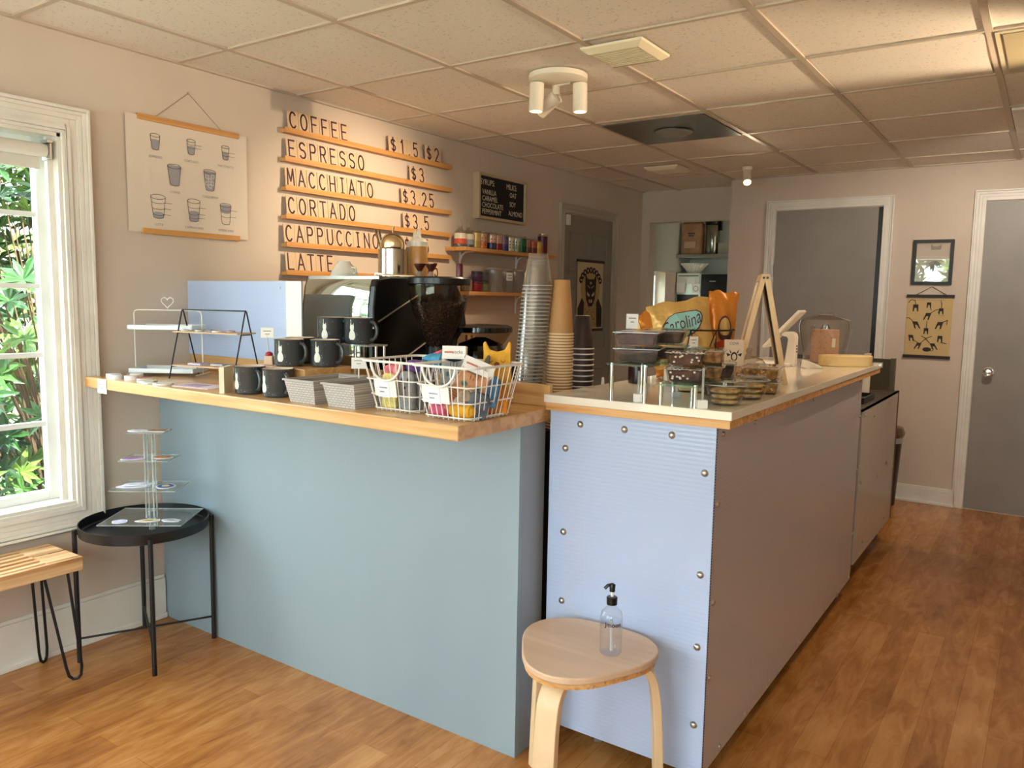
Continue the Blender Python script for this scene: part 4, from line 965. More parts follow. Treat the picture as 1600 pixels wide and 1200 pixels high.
t = MB(); t.taper(.03, .03, .026, .026, 0, .03, mat('cream_cube', (232, 200, 176), .6)); t.build('cube', sc, bevel=.002)
t = MB(); t.ell((0, 0, .034), .013, .013, .010, mat('strawberry', (176, 30, 40), .5)); t.build('strawberry', sc, smooth=True)
t = MB(); t.tube([(0, 0, .04), (-.003, 0, .07), (-.006, 0, .10)], .0014, 6, STEEL); t.build('wire', sc)
t = MB(); t.box(-.026, .016, -.001, .001, .09, .124, TAG); t.box(-.018, .008, -.0014, -.0011, .111, .114, GREYINK); t.box(-.012, .003, -.0014, -.0011, .101, .104, GREYINK); t.build('card', sc)
# cream box / folded card and prints lying left of the mugs
t = MB(); t.box(-.008, .008, -.045, .045, 0, .085, mat('cream_card', (234, 226, 200), .7)); tag(t.build('card_pack', loc=(.795, 1.60, CT), rz=math.radians(35)), 'cream pack of cards standing left of the front mug', 'card pack')
t = MB(); t.box(-.09, .09, -.05, .05, 0, .002, mat('lilac_card', (214, 196, 208), .7)); t.box(-.07, .02, -.03, .03, .002, .0026, mat('lilac_print', (170, 150, 176), .7)); tag(t.build('flat_print', loc=(.60, 1.64, CT), rz=.1), 'lilac printed card lying flat on the counter', 'card')
# woven grey baskets
WV = mat('grey_weave', (178, 172, 166), .6)
def setup_weave():
    N, L, B = nodes(WV); mp = coords(WV)
    br = N.new('ShaderNodeTexBrick'); br.inputs['Scale'].default_value = 60; br.inputs['Mortar Size'].default_value = .06; br.inputs['Brick Width'].default_value = .9; br.inputs['Row Height'].default_value = .42
    mr = N.new('ShaderNodeMapping'); mr.inputs['Rotation'].default_value = (PI/2, 0, 0); L.new(mp.outputs[0], mr.inputs[0]); L.new(mr.outputs[0], br.inputs['Vector'])
    br.inputs['Color1'].default_value = rgb(200, 194, 189); br.inputs['Color2'].default_value = rgb(190, 184, 179); br.inputs['Mortar'].default_value = rgb(150, 144, 139)
    L.new(br.outputs[0], B.inputs['Base Color'])
    bp = N.new('ShaderNodeBump'); bp.inputs['Strength'].default_value = .4; bp.inputs['Distance'].default_value = .002; bp.invert = True
    L.new(br.outputs['Fac'], bp.inputs['Height']); L.new(bp.outputs[0], B.inputs['Normal'])
setup_weave()
def grey_basket(loc, lab):
    r = thing('woven_basket', lab, 'basket', loc, 0, 'grey woven baskets')
    t = MB(); t.taper(.108, .19, .128, .22, 0, .068, WV, cap=False); t.taper(.100, .182, .122, .214, .003, .068, WV, cap=False)
    t.build('basket_wall', r)
    t = MB()
    for (a, b3, c3, d3) in ((-.068, .068, -.114, -.106), (-.068, .068, .106, .114), (-.068, -.06, -.106, .106), (.06, .068, -.106, .106)): t.box(a, b3, c3, d3, .066, .071, mat('weave_rim', (176, 170, 164), .6))
    t.build('rim', r)
grey_basket((1.185, 1.675, CT), 'grey woven plastic basket on the left, beside the mugs')
grey_basket((1.345, 1.680, CT), 'grey woven plastic basket on the right, beside the wire basket')
card('price_card', 'small cream price card on a stem standing in the grey baskets', (1.262, 1.735, CT), VR, .044, .034, .098, postm=TAG)
# wire baskets
def wire_basket(loc, lab, rz=0):
    r = thing('wire_basket', lab, 'basket', loc, rz, 'white wire baskets')
    B0, D0, B1, D1, H = .078, .095, .105, .125, .142
    def rr(w, d, z, rad=.022, n=5):
        out = []
        for (sx, sy, a0) in ((1, 1, 0), (-1, 1, 90), (-1, -1, 180), (1, -1, 270)):
            for i in range(n+1):
                a = math.radians(a0+90*i/n); out.append((sx*(w-rad)+rad*math.cos(a), sy*(d-rad)+rad*math.sin(a), z))
        return out
    t = MB(); t.tube(rr(B1, D1, H, .03), .0036, 8, WHITEM, True); t.build('rim_wire', r, smooth=True)
    t = MB()
    for f in (.04, .32, .62):
        t.tube(rr(B0+(B1-B0)*f, D0+(D1-D0)*f, H*f+.003), .002, 6, WHITEM, True)
    for i in range(8):
        u = -1+2*(i+.5)/8
        t.tube([(B1*.9*u, -D1, H), (B0*.88*u, -D0, .003), (B0*.88*u, D0, .003), (B1*.9*u, D1, H)], .0016, 5, WHITEM)
    for i in range(9):
        u = -1+2*(i+.5)/9
        t.tube([(-B1, D1*.9*u, H), (-B0, D0*.88*u, .003), (B0, D0*.88*u, .003), (B1, D1*.9*u, H)], .0016, 5, WHITEM)
    t.build('wire_mesh', r)
    for s in (-1, 1):
        t = MB(); t.tube([(.055*math.cos(a), s*(D1+.002-.03*.5*(1-math.cos(0))), H-.052*math.sin(a)) for a in [PI*k/12 for k in range(13)]], .0032, 8, WHITEM); t.build('handle', r, smooth=True)
    return r
W1 = (1.512, 1.715, CT); W2 = (1.712, 1.700, CT)
wire_basket(W1, 'white wire basket of folded socks on the left, beside the grey baskets'); wire_basket(W2, 'white wire basket of cat socks at the counter corner')
def tagplate(loc, lab, w=.085):
    r = thing('price_plate', lab, 'sign', loc, 0)
    t = MB(); T = TR((0, 0, 0), 0, .17); t.box(-w/2, w/2, -.001, .001, 0, .046, TAG, T); t.build('plate', r)
    t = MB(); t.box(-.026, .016, -.002, -.0012, -.002, .04, mat('tag_blue_white', (224, 226, 240), .6), T)
    for z in (.024, .012): t.box(-.02, .008 if z > .02 else -.004, -.0026, -.0021, z, z+.003, GREYINK, T)
    t.build('price_note', r)
tagplate((W1[0]-.01, W1[1]-.112, CT+.045), 'white price plate on the front of the left wire basket', .08)
tagplate((W2[0]-.018, W2[1]-.112, CT+.045), 'white price plate on the front of the corner wire basket', .09)
# socks
def cloth(name, c): return noisy(mat(name, c, .9), tuple(max(0, v-14) for v in c), tuple(min(255, v+10) for v in c), nscale=60, bump=.3, dist=.001)
def roll(lab, loc, c, rx=.034, ry=.024, rz_=.022, rot=(0, 0, 0), cuff=None):
    r = thing('rolled_sock', lab, 'sock', loc, 0, 'socks in the wire baskets'); r.rotation_euler = rot
    m = cloth('cloth_%d_%d_%d' % c, c); t = MB(); t.ell((0, 0, 0), rx, ry, rz_, m, e=.75, seg=20, rings=12)
    t.build('sock_body', r, smooth=True)
    t = MB(); m2 = cloth('cloth_%d_%d_%d' % (cuff or c), cuff or c); t.lathe([(ry*.9, -.004), (ry*1.02, 0), (ry*.98, .008), (ry*.7, .010), (ry*.6, .004)], seg=20, m=m2, T=Matrix.Translation((rx*.55, 0, 0)) @ Matrix.Rotation(PI/2, 4, 'Y')); t.build('cuff', r, smooth=True)
def sock(lab, loc, c, w=.05, h=.10, d=.018, rz=0, lean=0, ears=False, face=None, roll_=0):
    """flat folded sock standing upright, optionally with cat ears and a face"""
    r = thing('folded_sock', lab, 'sock', loc, rz, 'socks in the wire baskets'); r.rotation_euler = (lean, roll_, rz)
    m = cloth('cloth_%d_%d_%d' % c, c); T = frame_T((0, 0, 0), (1, 0, 0), (0, 0, 1))
    if ears: pts = [(-.5, 0), (.5, 0), (.52, .5), (.48, .82), (.5, 1.0), (.42, 1.03), (.27, .90), (.0, .87), (-.27, .90), (-.42, 1.03), (-.5, 1.0), (-.48, .82), (-.52, .5)]
    else: pts = [(-.46, 0), (.46, 0), (.5, .3), (.48, .8), (.4, .95), (.2, 1), (-.2, 1), (-.4, .95), (-.48, .8), (-.5, .3)]
    t = MB(); t.prism([(x*w, y*h) for x, y in pts], -d/2, d/2, m, T); t.build('sock_body', r, bevel=.006, seg=3, smooth=True)
    if face: f = MB(); face(f, frame_T((0, -d/2-.0006, 0), (1, 0, 0), (0, 0, 1)), w, h); f.build('face_print', r)
    return r
EYE = mat('eye_green', (60, 110, 84), .3); PUP = mat('pupil', (14, 14, 14), .3); NOSE = mat('nose_pink', (206, 130, 130), .6); MUZ = mat('muzzle_white', (232, 224, 218), .8)
def tabby(stripe, earc):
    def f(t, T, w, h):
        for s in (-1, 1):
            blob(t, s*w*.22, h*.63, w*.11, h*.055, .0004, EYE, T, 12); blob(t, s*w*.22, h*.63, w*.05, h*.045, .0008, PUP, T, 10)
            t.add([(s*w*.44, h*.86, .0004), (s*w*.46, h*.97, .0004), (s*w*.32, h*.90, .0004)], [(0, 1, 2)], earc, T)
            for k in range(4): outline(t, [(s*w*.46, h*(.30+.05*k)), (s*w*(.24-.02*k), h*(.26+.05*k))], .0016, .0005, stripe, T, False)
        blob(t, 0, h*.49, w*.15, h*.065, .0006, MUZ, T, 14); t.add([(-w*.05, h*.54, .001), (w*.05, h*.54, .001), (0, h*.50, .001)], [(0, 1, 2)], NOSE, T)
        for k in (-1, 0, 1): outline(t, [(k*w*.1, h*.75), (k*w*.12, h*.86)], .0022, .0005, stripe, T, False)
        for k in range(3): outline(t, [(-w*.14, h*(.32-.05*k)), (w*.0, h*(.29-.05*k)), (w*.14, h*(.32-.05*k))], .0014, .0005, stripe, T, False)
    return f
DST = mat('stripe_dark', (70, 70, 70), .8); OST = mat('stripe_rust', (150, 84, 50), .8); PKE = mat('ear_pink', (216, 186, 170), .8)
def sleepy(t, T, w, h):
    for s in (-1, 1): outline(t, [(s*w*.30, h*.74), (s*w*.22, h*.71), (s*w*.14, h*.74)], .0016, .0005, INK, T, False)
    blob(t, 0, h*.68, w*.10, h*.04, .0006, mat('nose_brown', (130, 50, 30), .6), T, 12)
def triangles(t, T, w, h):
    for s in (-1, 1): t.add([(s*w*.2-w*.08, h*.74, .0004), (s*w*.2+w*.08, h*.74, .0004), (s*w*.2, h*.86, .0004)], [(0, 1, 2)], PUP, T)
    blob(t, 0, h*.58, w*.06, h*.04, .0006, PUP, T, 8)
def header(par, w, z, T0, txt=True):
    t = MB(); t.box(-w/2, w/2, -.012, .012, z, z+.036, TAG, T0)
    if txt: put_text(t, 'socks', .013, T0 @ frame_T((w*.16, -.0125, z+.019), (1, 0, 0), (0, 0, 1)), INK); t.box(-w*.4, -w*.02, -.0128, -.0121, z+.016, z+.021, mat('header_red', (206, 120, 100), .7), T0)
    t.build('header_card', par, bevel=.0008)
x1, y1, z1 = W1
sock('yellow sock under the pink roll at the front of the left wire basket', (x1-.035, y1-.07, z1+.006), (232, 214, 120), .055, .10, .02, .0)
roll('pink rolled sock above the yellow sock', (x1-.035, y1-.055, z1+.112), (216, 112, 124), .028, .022, .018, (0, 0, .1), (236, 150, 150))
sock('grey sock with black triangle eyes at the front of the left wire basket', (x1+.025, y1-.065, z1+.006), (146, 146, 148), .055, .108, .02, 0, 0, False, triangles)
sock('dark taupe sock beside the grey triangle-eyed one', (x1+.068, y1-.035, z1+.006), (104, 98, 94), .05, .114, .024, .9)
roll('purple rolled sock in the middle of the left wire basket', (x1+.01, y1-.01, z1+.122), (118, 84, 150), .032, .024, .02, (0, .1, .5), (110, 150, 196))
roll('bright blue rolled sock behind the purple one', (x1+.04, y1+.035, z1+.136), (84, 164, 208), .036, .028, .022, (.2, 0, .2))
sock('lilac sock at the left side of the left wire basket', (x1-.072, y1-.02, z1+.006), (206, 176, 200), .05, .088, .02, 1.5)
sock('green sock low in the right front corner of the left wire basket', (x1+.04, y1+.02, z1+.004), (120, 180, 124), .05, .06, .02, 1.2)
roll('coral pink rolled sock at the back right of the left wire basket', (x1+.035, y1+.082, z1+.148), (224, 96, 116), .034, .024, .02, (.1, -.3, .9))
roll('peach rolled sock at the back of the left wire basket', (x1-.01, y1+.08, z1+.125), (226, 176, 150), .03, .024, .02, (.0, 0, .4))
sock('pale grey sock deep in the left wire basket', (x1-.02, y1+.03, z1+.006), (170, 168, 166), .07, .10, .03, .3)
card('price_card', 'small white price card clipped at the back of the left wire basket', (x1-.005, y1+.118, z1), VR, .045, .03, .125, base=False)
x2, y2, z2 = W2
s_ = sock('grey tabby cat sock on a black backing card in the corner basket', (x2-.052, y2+.0, z2+.02), (150, 150, 148), .074, .142, .016, .45, -.12, True, tabby(DST, PKE))
t = MB(); T = frame_T((0, .011, 0), (1, 0, 0), (0, 0, 1)); t.prism([(-.042, 0), (.048, 0), (.048, .13), (.03, .155), (-.03, .155), (-.04, .12)], -.002, .002, SOFTB, T); t.build('backing_card', s_)
header(s_, .066, .132, TR((0, 0, 0)))
s_ = sock('orange and cream cat sock under a tilted white header, front of the corner basket', (x2+.018, y2-.062, z2+.012), (196, 140, 100), .088, .13, .018, .62, -.1, True, tabby(OST, PKE), .38)
header(s_, .086, .118, TR((0, .002, 0)))
t = MB(); blob(t, -.012, .028, .016, .02, .0008, MUZ, frame_T((0, -.0105, 0), (1, 0, 0), (0, 0, 1)), 14); t.build('white_paw', s_)
sock('yellow cat sock with closed eyes at the back of the corner basket', (x2+.035, y2+.085, z2+.012), (234, 176, 60), .078, .185, .018, .55, -.02, True, sleepy)
sock('orange striped sock under the yellow cat sock', (x2+.055, y2+.05, z2+.004), (220, 140, 40), .07, .085, .02, .6)
sock('blue sock at the right of the corner basket', (x2+.068, y2-.005, z2+.03), (84, 128, 164), .045, .085, .024, .9, 0, False, None, .2)
sock('grey blue sock leaning at the front right of the corner basket', (x2+.062, y2-.055, z2+.006), (96, 106, 118), .06, .07, .02, 1.0, 0, False, None, .3)
sock('tan sock folded on the grey blue one', (x2+.045, y2-.075, z2+.05), (170, 150, 128), .035, .03, .014, .8)
roll('mustard rolled sock at the bottom front of the corner basket', (x2+.035, y2-.07, z2+.024), (226, 168, 44), .04, .02, .018, (0, 0, .1))
roll('hot pink rolled sock low at the left of the corner basket', (x2-.035, y2-.075, z2+.022), (206, 84, 120), .034, .018, .016, (0, 0, 0))
roll('cream rolled sock low at the left end of the corner basket', (x2-.068, y2-.05, z2+.028), (232, 206, 190), .024, .018, .016, (0, 0, 1.2))
sock('dark navy sock behind the grey tabby cat sock', (x2-.05, y2+.055, z2+.006), (34, 34, 52), .07, .125, .025, .3)
sock('charcoal sock with grey ears behind the orange cat sock', (x2+.0, y2+.04, z2+.006), (120, 116, 112), .07, .155, .02, .5, 0, True)
sock('lavender sock at the left side of the corner basket', (x2-.078, y2+.01, z2+.03), (150, 136, 190), .04, .085, .016, 1.4)

# tins, pins and stickers at the counter's left end
TINW = mat('tin_white', (232, 230, 228), .35)
def tin(x, y, r, h, c, lab, z=CT):
    o = thing('button_tin', lab, 'tin', (x, y, z), 0, 'small tins and badges')
    t = MB(); t.lathe([(r, 0), (r, h), (r*.97, h+.001)], seg=28, m=TINW, capb=True); t.build('side', o, smooth=True)
    t = MB(); t.lathe([(r*.97, h+.001), (0, h+.0025)], seg=28, m=mat('tin_%d_%d' % c[:2], c, .4)); t.build('lid', o, smooth=True)
tin(.115, 1.60, .026, .014, (214, 206, 200), 'white tin at the far left counter edge'); tin(.175, 1.575, .022, .014, (214, 220, 230), 'small bluish white tin next to the price note')
tin(.235, 1.60, .024, .014, (236, 216, 210), 'small white tin left of the pink badge'); tin(.285, 1.625, .03, .005, (230, 160, 170), 'flat pink round badge', CT)
tin(.345, 1.595, .034, .005, (196, 206, 160), 'flat pale green badge beside the pink one'); tin(.405, 1.562, .02, .006, (206, 210, 214), 'small grey badge near the counter edge'); tin(.46, 1.585, .034, .005, (214, 212, 200), 'flat cream badge, the last of the row')
tin(.15, 1.67, .024, .012, (226, 212, 206), 'white tin behind the front tins'); 
# white tiered tray
wt = thing('tiered_tray', 'white two-tier metal tray with a heart on top', 'tray', (.16, 1.80, CT), math.radians(34))
TW = mat('tray_white', (226, 232, 234), .3)
def tray(z, w, d, nm):
    t = MB(); t.box(-w, w, -d, d, z, z+.002, TW); t.box(-w, w, -d, -d+.003, z, z+.017, TW); t.box(-w, w, d-.003, d, z, z+.017, TW); t.box(-w, -w+.003, -d, d, z, z+.017, TW); t.box(w-.003, w, -d, d, z, z+.017, TW); t.build(nm, wt)
tray(.012, .125, .075, 'lower_tray'); tray(.178, .125, .075, 'upper_tray')
t = MB(); t.tube([(-.132, 0, 0), (-.132, 0, .238), (-.128, 0, .248), (-.118, 0, .252), (.112, 0, .252), (.127, 0, .247), (.132, 0, .234), (.132, 0, 0)], .0024, 8, WHITEM); t.tube([(-.132, -.07, .004), (-.132, .07, .004)], .0024, 8, WHITEM); t.tube([(.132, -.07, .004), (.132, .07, .004)], .0024, 8, WHITEM); t.build('wire_frame', wt)
t = MB(); hp = []
for k in range(24):
    a = 2*PI*k/24; hp.append((.024*math.sin(a)**3, 0, .283+.0235*(.8125*math.cos(a)-.3125*math.cos(2*a)-.125*math.cos(3*a)-.0625*math.cos(4*a))))
t.tube(hp, .002, 8, WHITEM, True); t.build('heart', wt)
# black A-frame shelf
af = thing('wire_shelf', 'black wire A-frame stand with two thin wooden shelves of badges', 'stand', (.43, 1.815, CT), math.radians(12))
t = MB()
for s in (-1, 1):
    x = s*.15; t.tube([(x, -.075, 0), (x-.0*s, -.004, .252), (x, 0, .258), (x, .004, .252), (x, .075, 0)], .0026, 8, BLACK)
t.tube([(-.15, 0, .257), (.15, 0, .257)], .0026, 8, BLACK)
for z, d in ((.045, .062), (.17, .026)):
    for s in (-1, 1): t.tube([(s*.15, -d, z), (s*.15, d, z)], .0022, 6, BLACK)
t.build('wire_frame', af)
for z, d in ((.049, .062), (.174, .05)):
    t = MB(); t.box(-.152, .152, -d, d, z-.002, z+.003, mat('thin_shelf_wood', (196, 160, 124), .5)); t.build('shelf_board', af)
def badge(dx, dy, z, r, c, lab):
    T = TR((.43, 1.815, CT), math.radians(12)); p = T @ Vector((dx, dy, z))
    o = MB(); o.lathe([(r, 0), (r, .003), (r*.9, .006), (0, .007)], seg=20, m=mat('bdg_%d_%d_%d' % c, c, .4)); o.lathe([(r*.45, .0068), (0, .0078)], seg=12, m=INK)
    tag(o.build('badge', loc=p, smooth=True), lab, 'badge', 'badges on the wire shelf')
for i, (dx, dy, c, lab) in enumerate(((-.12, -.02, (222, 214, 206), 'white badge at the left end of the upper shelf'), (-.085, .01, (170, 150, 130), 'tan badge second on the upper shelf'), (-.05, -.02, (200, 196, 190), 'grey-white badge third on the upper shelf'), (-.01, .0, (150, 140, 130), 'grey badge in the middle of the upper shelf'), (.03, -.02, (230, 220, 210), 'cream badge right of the middle of the upper shelf'), (.07, .01, (190, 160, 140), 'pinkish tan badge near the upper shelf right end'))):
    badge(dx, dy, .177, .016, c, lab)
for i, (dx, dy, w, d, c, lab) in enumerate(((-.07, -.01, .06, .045, (206, 200, 216), 'lilac sticker pack on the lower shelf of the black stand'), (.02, .0, .05, .04, (196, 186, 196), 'grey print on the lower shelf of the black stand'), (.09, -.01, .05, .05, (110, 100, 96), 'dark round patches on the lower shelf right end'))):
    T = TR((.43, 1.815, CT), math.radians(12)); p = T @ Vector((dx, dy, .052)); o = MB(); o.box(-w/2, w/2, -d/2, d/2, 0, .006, mat('pk_%d' % c[0], c, .6)); o.box(-w/3, w/3, -d/4, d/4, .006, .0066, mat('pkp_%d' % c[1], (120, 104, 150), .6))
    tag(o.build('sticker_pack', loc=p, rz=.2+.2*i), lab, 'sticker', 'flat goods on the lower wire shelf')

# ================================================================== behind the counter: machines
em = thing('espresso_machine', 'espresso machine with a mirror-bright curved back panel and black side', 'espresso machine', (.57, 2.12, .94))
def em_profile(): # (y, z) back edge outline going up
    return [(.02, .06), (.0, .10), (-.004, .24), (.0, .38), (.012, .455), (.022, .482)]
P = em_profile()
t = MB(); n = len(P)
vs = [(.004, y, z) for y, z in P]+[(.352, y, z) for y, z in P]; t.add(vs, [(i, i+1, n+i+1, n+i) for i in range(n-1)], mat('mirror_steel', (214, 222, 212), .04, 1)); t.build('back_panel', em, smooth=True, ang=60)
side = P+[(.10, .492), (.48, .492), (.54, .40), (.56, .30), (.5, .24), (.5, .06)]
for x in (-.006, .352):
    t = MB()
    sd_ = [(y, z) for y, z in side]; T = Matrix(((0, 0, 1, x), (1, 0, 0, 0), (0, 1, 0, 0), (0, 0, 0, 1))); t.prism(sd_, 0, .012 if x < 0 else .03, BLACKP, T)
    t.build('side_panel', em, bevel=.006, seg=3)
t = MB(); t.box(.006, .35, .03, .5, .06, .48, BLACKP); t.build('body', em)
t = MB(); t.box(.0, .38, .03, .45, .482, .494, mat('machine_top', (170, 168, 160), .3, .8)); t.tube([(.37, .02, .5), (.37, .44, .5)], .004, 6, CHROME); t.build('cup_tray', em)
t = MB()
for (y0, z0, y3, z3) in ((.02, .325, .24, .425), (.16, .18, .36, .27)): t.tube([(.385, y0, z0), (.385, y3, z3)], .0035, 6, mat('trim_steel', (170, 166, 160), .3, 1))
t.build('side_trim', em)
t = MB(); t.tube([(.30, -.012, .30), (.40, -.012, .305)], .005, 8, CHROME); t.tube([(.34, -.012, .30), (.34, -.012, .14)], .012, 10, mat('pipe_steel', (214, 226, 216), .1, 1)); t.build('pipe', em, smooth=True)
t = MB()
for (x, y) in ((.03, .06), (.33, .06), (.03, .45), (.33, .45)): t.cyl((x, y, 0), .018, .062, 14, STEEL)
t.build('foot', em)
MT = .94+.494
o = thing('upturned_bowl', 'white upturned cup on top of the espresso machine', 'cup', (.655, 2.26, MT))
t = MB(); t.lathe([(.056, 0), (.052, .02), (.036, .044), (.026, .054), (.024, .062), (.0, .062)], seg=32, m=mat('white_ceramic', (226, 220, 208), .25)); t.build('bowl_body', o, smooth=True)
t = MB(); t.tube([(.048, 0, .012), (.066, 0, .016), (.064, 0, .034), (.040, 0, .038)], .004, 8, MC['white_ceramic']); t.build('handle', o, smooth=True)
t = MB(); t.box(-.07, .07, -.05, .05, 0, .008, mat('brown_mat', (70, 44, 30), .7)); tag(t.build('cloth_mat', loc=(.70, 2.42, MT), bevel=.003), 'dark brown mat behind the white cup on the machine', 'mat')
o = thing('tool_canister', 'brushed steel canister holding bar tools on the machine', 'canister', (.862, 2.32, MT))
t = MB(); t.lathe([(.058, 0), (.058, .108), (.055, .108), (.055, .01), (0, .01)], seg=36, m=mat('canister_steel', (200, 194, 180), .16, 1), capb=True); t.build('canister_body', o, smooth=True)
o = thing('cocktail_strainer', 'round coiled bar strainer standing in the steel canister', 'strainer', (.865, 2.315, MT+.012))
T = TR((0, 0, 0), .68, .1) @ Matrix.Translation((0, 0, .112)) @ Matrix.Rotation(PI/2, 4, 'X')
t = MB(); t.tube([(.042*math.cos(2*PI*k/28), .042*math.sin(2*PI*k/28), 0) for k in range(28)], .0055, 8, mat('coil_steel', (170, 140, 100), .3, 1), True, T); t.lathe([(.036, 0), (.03, .004), (0, .006)], seg=24, m=mat('strainer_plate', (210, 180, 136), .2, 1), T=T); t.build('strainer_head', o, smooth=True)
t = MB(); t.tube([(0, 0, .15), (.004, 0, .185)], .004, 8, MC['coil_steel']); t.build('handle', o)
for k, (dx, dz) in enumerate(((-.075, .175), (-.06, .168))):
    o = MB(); o.tube([(-.02, 0, 0), (dx*.6, -.004*k, dz*.6), (dx, -.006*k, dz)], [.003, .003, .005], 8, mat('dark_steel_tool', (130, 108, 84), .3, 1)); tag(o.build('bar_spoon', loc=(.845, 2.315+.012*k, MT+.014)), ['long bar spoon leaning left out of the steel canister, tallest tool', 'bar spoon just right of the tallest one in the steel canister'][k], 'spoon')
o = thing('squeeze_bottle', 'squeeze bottle of amber syrup with a frosted cap beside the steel canister', 'bottle', (.925, 2.40, MT))
t = MB(); t.lathe([(.033, 0), (.036, .01), (.036, .12), (.034, .126)], seg=24, m=mat('amber_syrup', (206, 150, 84), .3, trans=.3)); t.build('bottle_body', o, smooth=True)
t = MB(); t.lathe([(.036, .122), (.037, .14), (.03, .15), (.012, .156), (.008, .172), (.005, .19), (0, .191)], seg=24, m=mat('frosted_cap', (224, 212, 196), .5)); t.build('cap', o, smooth=True)
o = thing('squeeze_bottle', 'pale squeeze bottle of clear syrup half hidden behind the steel canister', 'bottle', (.868, 2.44, MT))
t = MB(); t.lathe([(.033, 0), (.034, .12), (.03, .126)], seg=24, m=thin('pale_syrup', (210, 196, 150), 1.2, .1, .3), capb=True); t.build('bottle_body', o, smooth=True)
t = MB(); t.lathe([(.034, .122), (.03, .145), (.01, .152), (.005, .19), (0, .191)], seg=24, m=MC['frosted_cap']); t.build('cap', o, smooth=True)
# main grinder with bean hopper
gr = thing('coffee_grinder', 'coffee grinder with a large smoky hopper full of beans', 'coffee grinder', (1.112, 2.30, .94))
t = MB(); t.box(-.075, .075, -.09, .11, 0, .17, BLACKP); t.lathe([(.06, .17), (.058, .2), (.046, .21), (.046, .245)], seg=32, m=BLACKP, cap=True); t.build('grinder_body', gr, bevel=.006)
t = MB(); t.lathe([(.047, .235), (.05, .25), (.075, .31), (.100, .37), (.112, .43), (.114, .475)], seg=48, m=SMOKE); t.build('hopper', gr, smooth=True)
BEAN = mat('coffee_beans', (62, 34, 22), .45)
def setup_beans():
    N, L, B = nodes(BEAN); mp = coords(BEAN); v = N.new('ShaderNodeTexVoronoi'); v.inputs['Scale'].default_value = 130; L.new(mp.outputs[0], v.inputs['Vector'])
    r = N.new('ShaderNodeValToRGB'); r.color_ramp.elements[0].color = rgb(92, 52, 34); r.color_ramp.elements[1].color = rgb(34, 16, 10); r.color_ramp.elements[1].position = .6
    L.new(v.outputs['Distance'], r.inputs[0]); L.new(r.outputs[0], B.inputs['Base Color'])
    bp = N.new('ShaderNodeBump'); bp.inputs['Strength'].default_value = 1; bp.inputs['Distance'].default_value = .006; bp.invert = True
    L.new(v.outputs['Distance'], bp.inputs['Height']); L.new(bp.outputs[0], B.inputs['Normal'])
setup_beans()
t = MB(); t.lathe([(.044, .237), (.047, .25), (.071, .31), (.096, .37), (.105, .405), (.07, .425), (.0, .435)], seg=40, m=BEAN); o = t.build('coffee_beans', smooth=True, loc=(1.112, 2.30, .94)); tag(o, 'mass of dark coffee beans filling the grinder hopper', 'coffee beans', kind='stuff')
t = MB(); t.lathe([(.114, .465), (.118, .468), (.118, .488), (.112, .494), (0, .496)], seg=48, m=BLACKP); t.build('hopper_lid', gr, smooth=True)
for k, (x, y) in enumerate(((1.065, 2.285), (1.10, 2.31))):
    o = thing('small_funnel', ['small dark cone on a clear foot, left of the pair on the hopper lid', 'small dark cone on a clear foot, right of the pair on the hopper lid'][k], 'funnel', (x-.035, y, 1.437), 0, 'cones on the hopper lid')
    t = MB(); t.lathe([(.007, .018), (.023, .044), (.023, .047), (0, .04)], seg=20, m=mat('dark_amber', (76, 34, 26), .25)); t.build('cone', o, smooth=True)
    t = MB(); t.lathe([(.014, 0), (.009, .018), (0, .02)], seg=16, m=thin('amber_clear', (200, 180, 150), 1.2, .05, .25)); t.build('foot', o, smooth=True)
t = MB(); t.lathe([(.013, 0), (.0135, .042), (.012, .048), (0, .048)], seg=16, m=mat('dark_red_cap', (96, 22, 30), .3)); tag(t.build('red_cap', loc=(1.185, 2.33, 1.4365), smooth=True), 'small dark red cap standing on the right of the hopper lid', 'cap')
# second grinder
g2_ = thing('second_grinder', 'low black grinder with a flared clear hopper behind the baskets', 'coffee grinder', (1.10, 2.58, .94))
t = MB(); t.box(-.12, .1, -.09, .07, 0, .14, BLACKP); t.box(.0, .17, -.07, .07, 0, .165, BLACKP); t.lathe([(.098, .14), (.1, .21), (.088, .235), (.02, .262)], seg=36, m=mat('gloss_black', (10, 12, 12), .12, spec=.7), cap=True); t.build('grinder_body', g2_, bevel=.004)
t = MB(); t.lathe([(.09, .23), (.098, .24), (.126, .285)], seg=40, m=SMOKE); t.build('hopper', g2_, smooth=True)
t = MB(); t.lathe([(.126, .283), (.13, .285), (.13, .303), (.11, .312), (.0, .316)], seg=40, m=MC['gloss_black']); t.build('hopper_lid', g2_, smooth=True)
gf = thing('wooden_stand', 'upright pale wooden slats between the two grinders', 'stand', (.93, 2.70, .94))
t = MB()
for x in (.0, .028): t.box(x, x+.012, 0, .02, 0, .26, FRAMEW)
t.build('slat', gf)

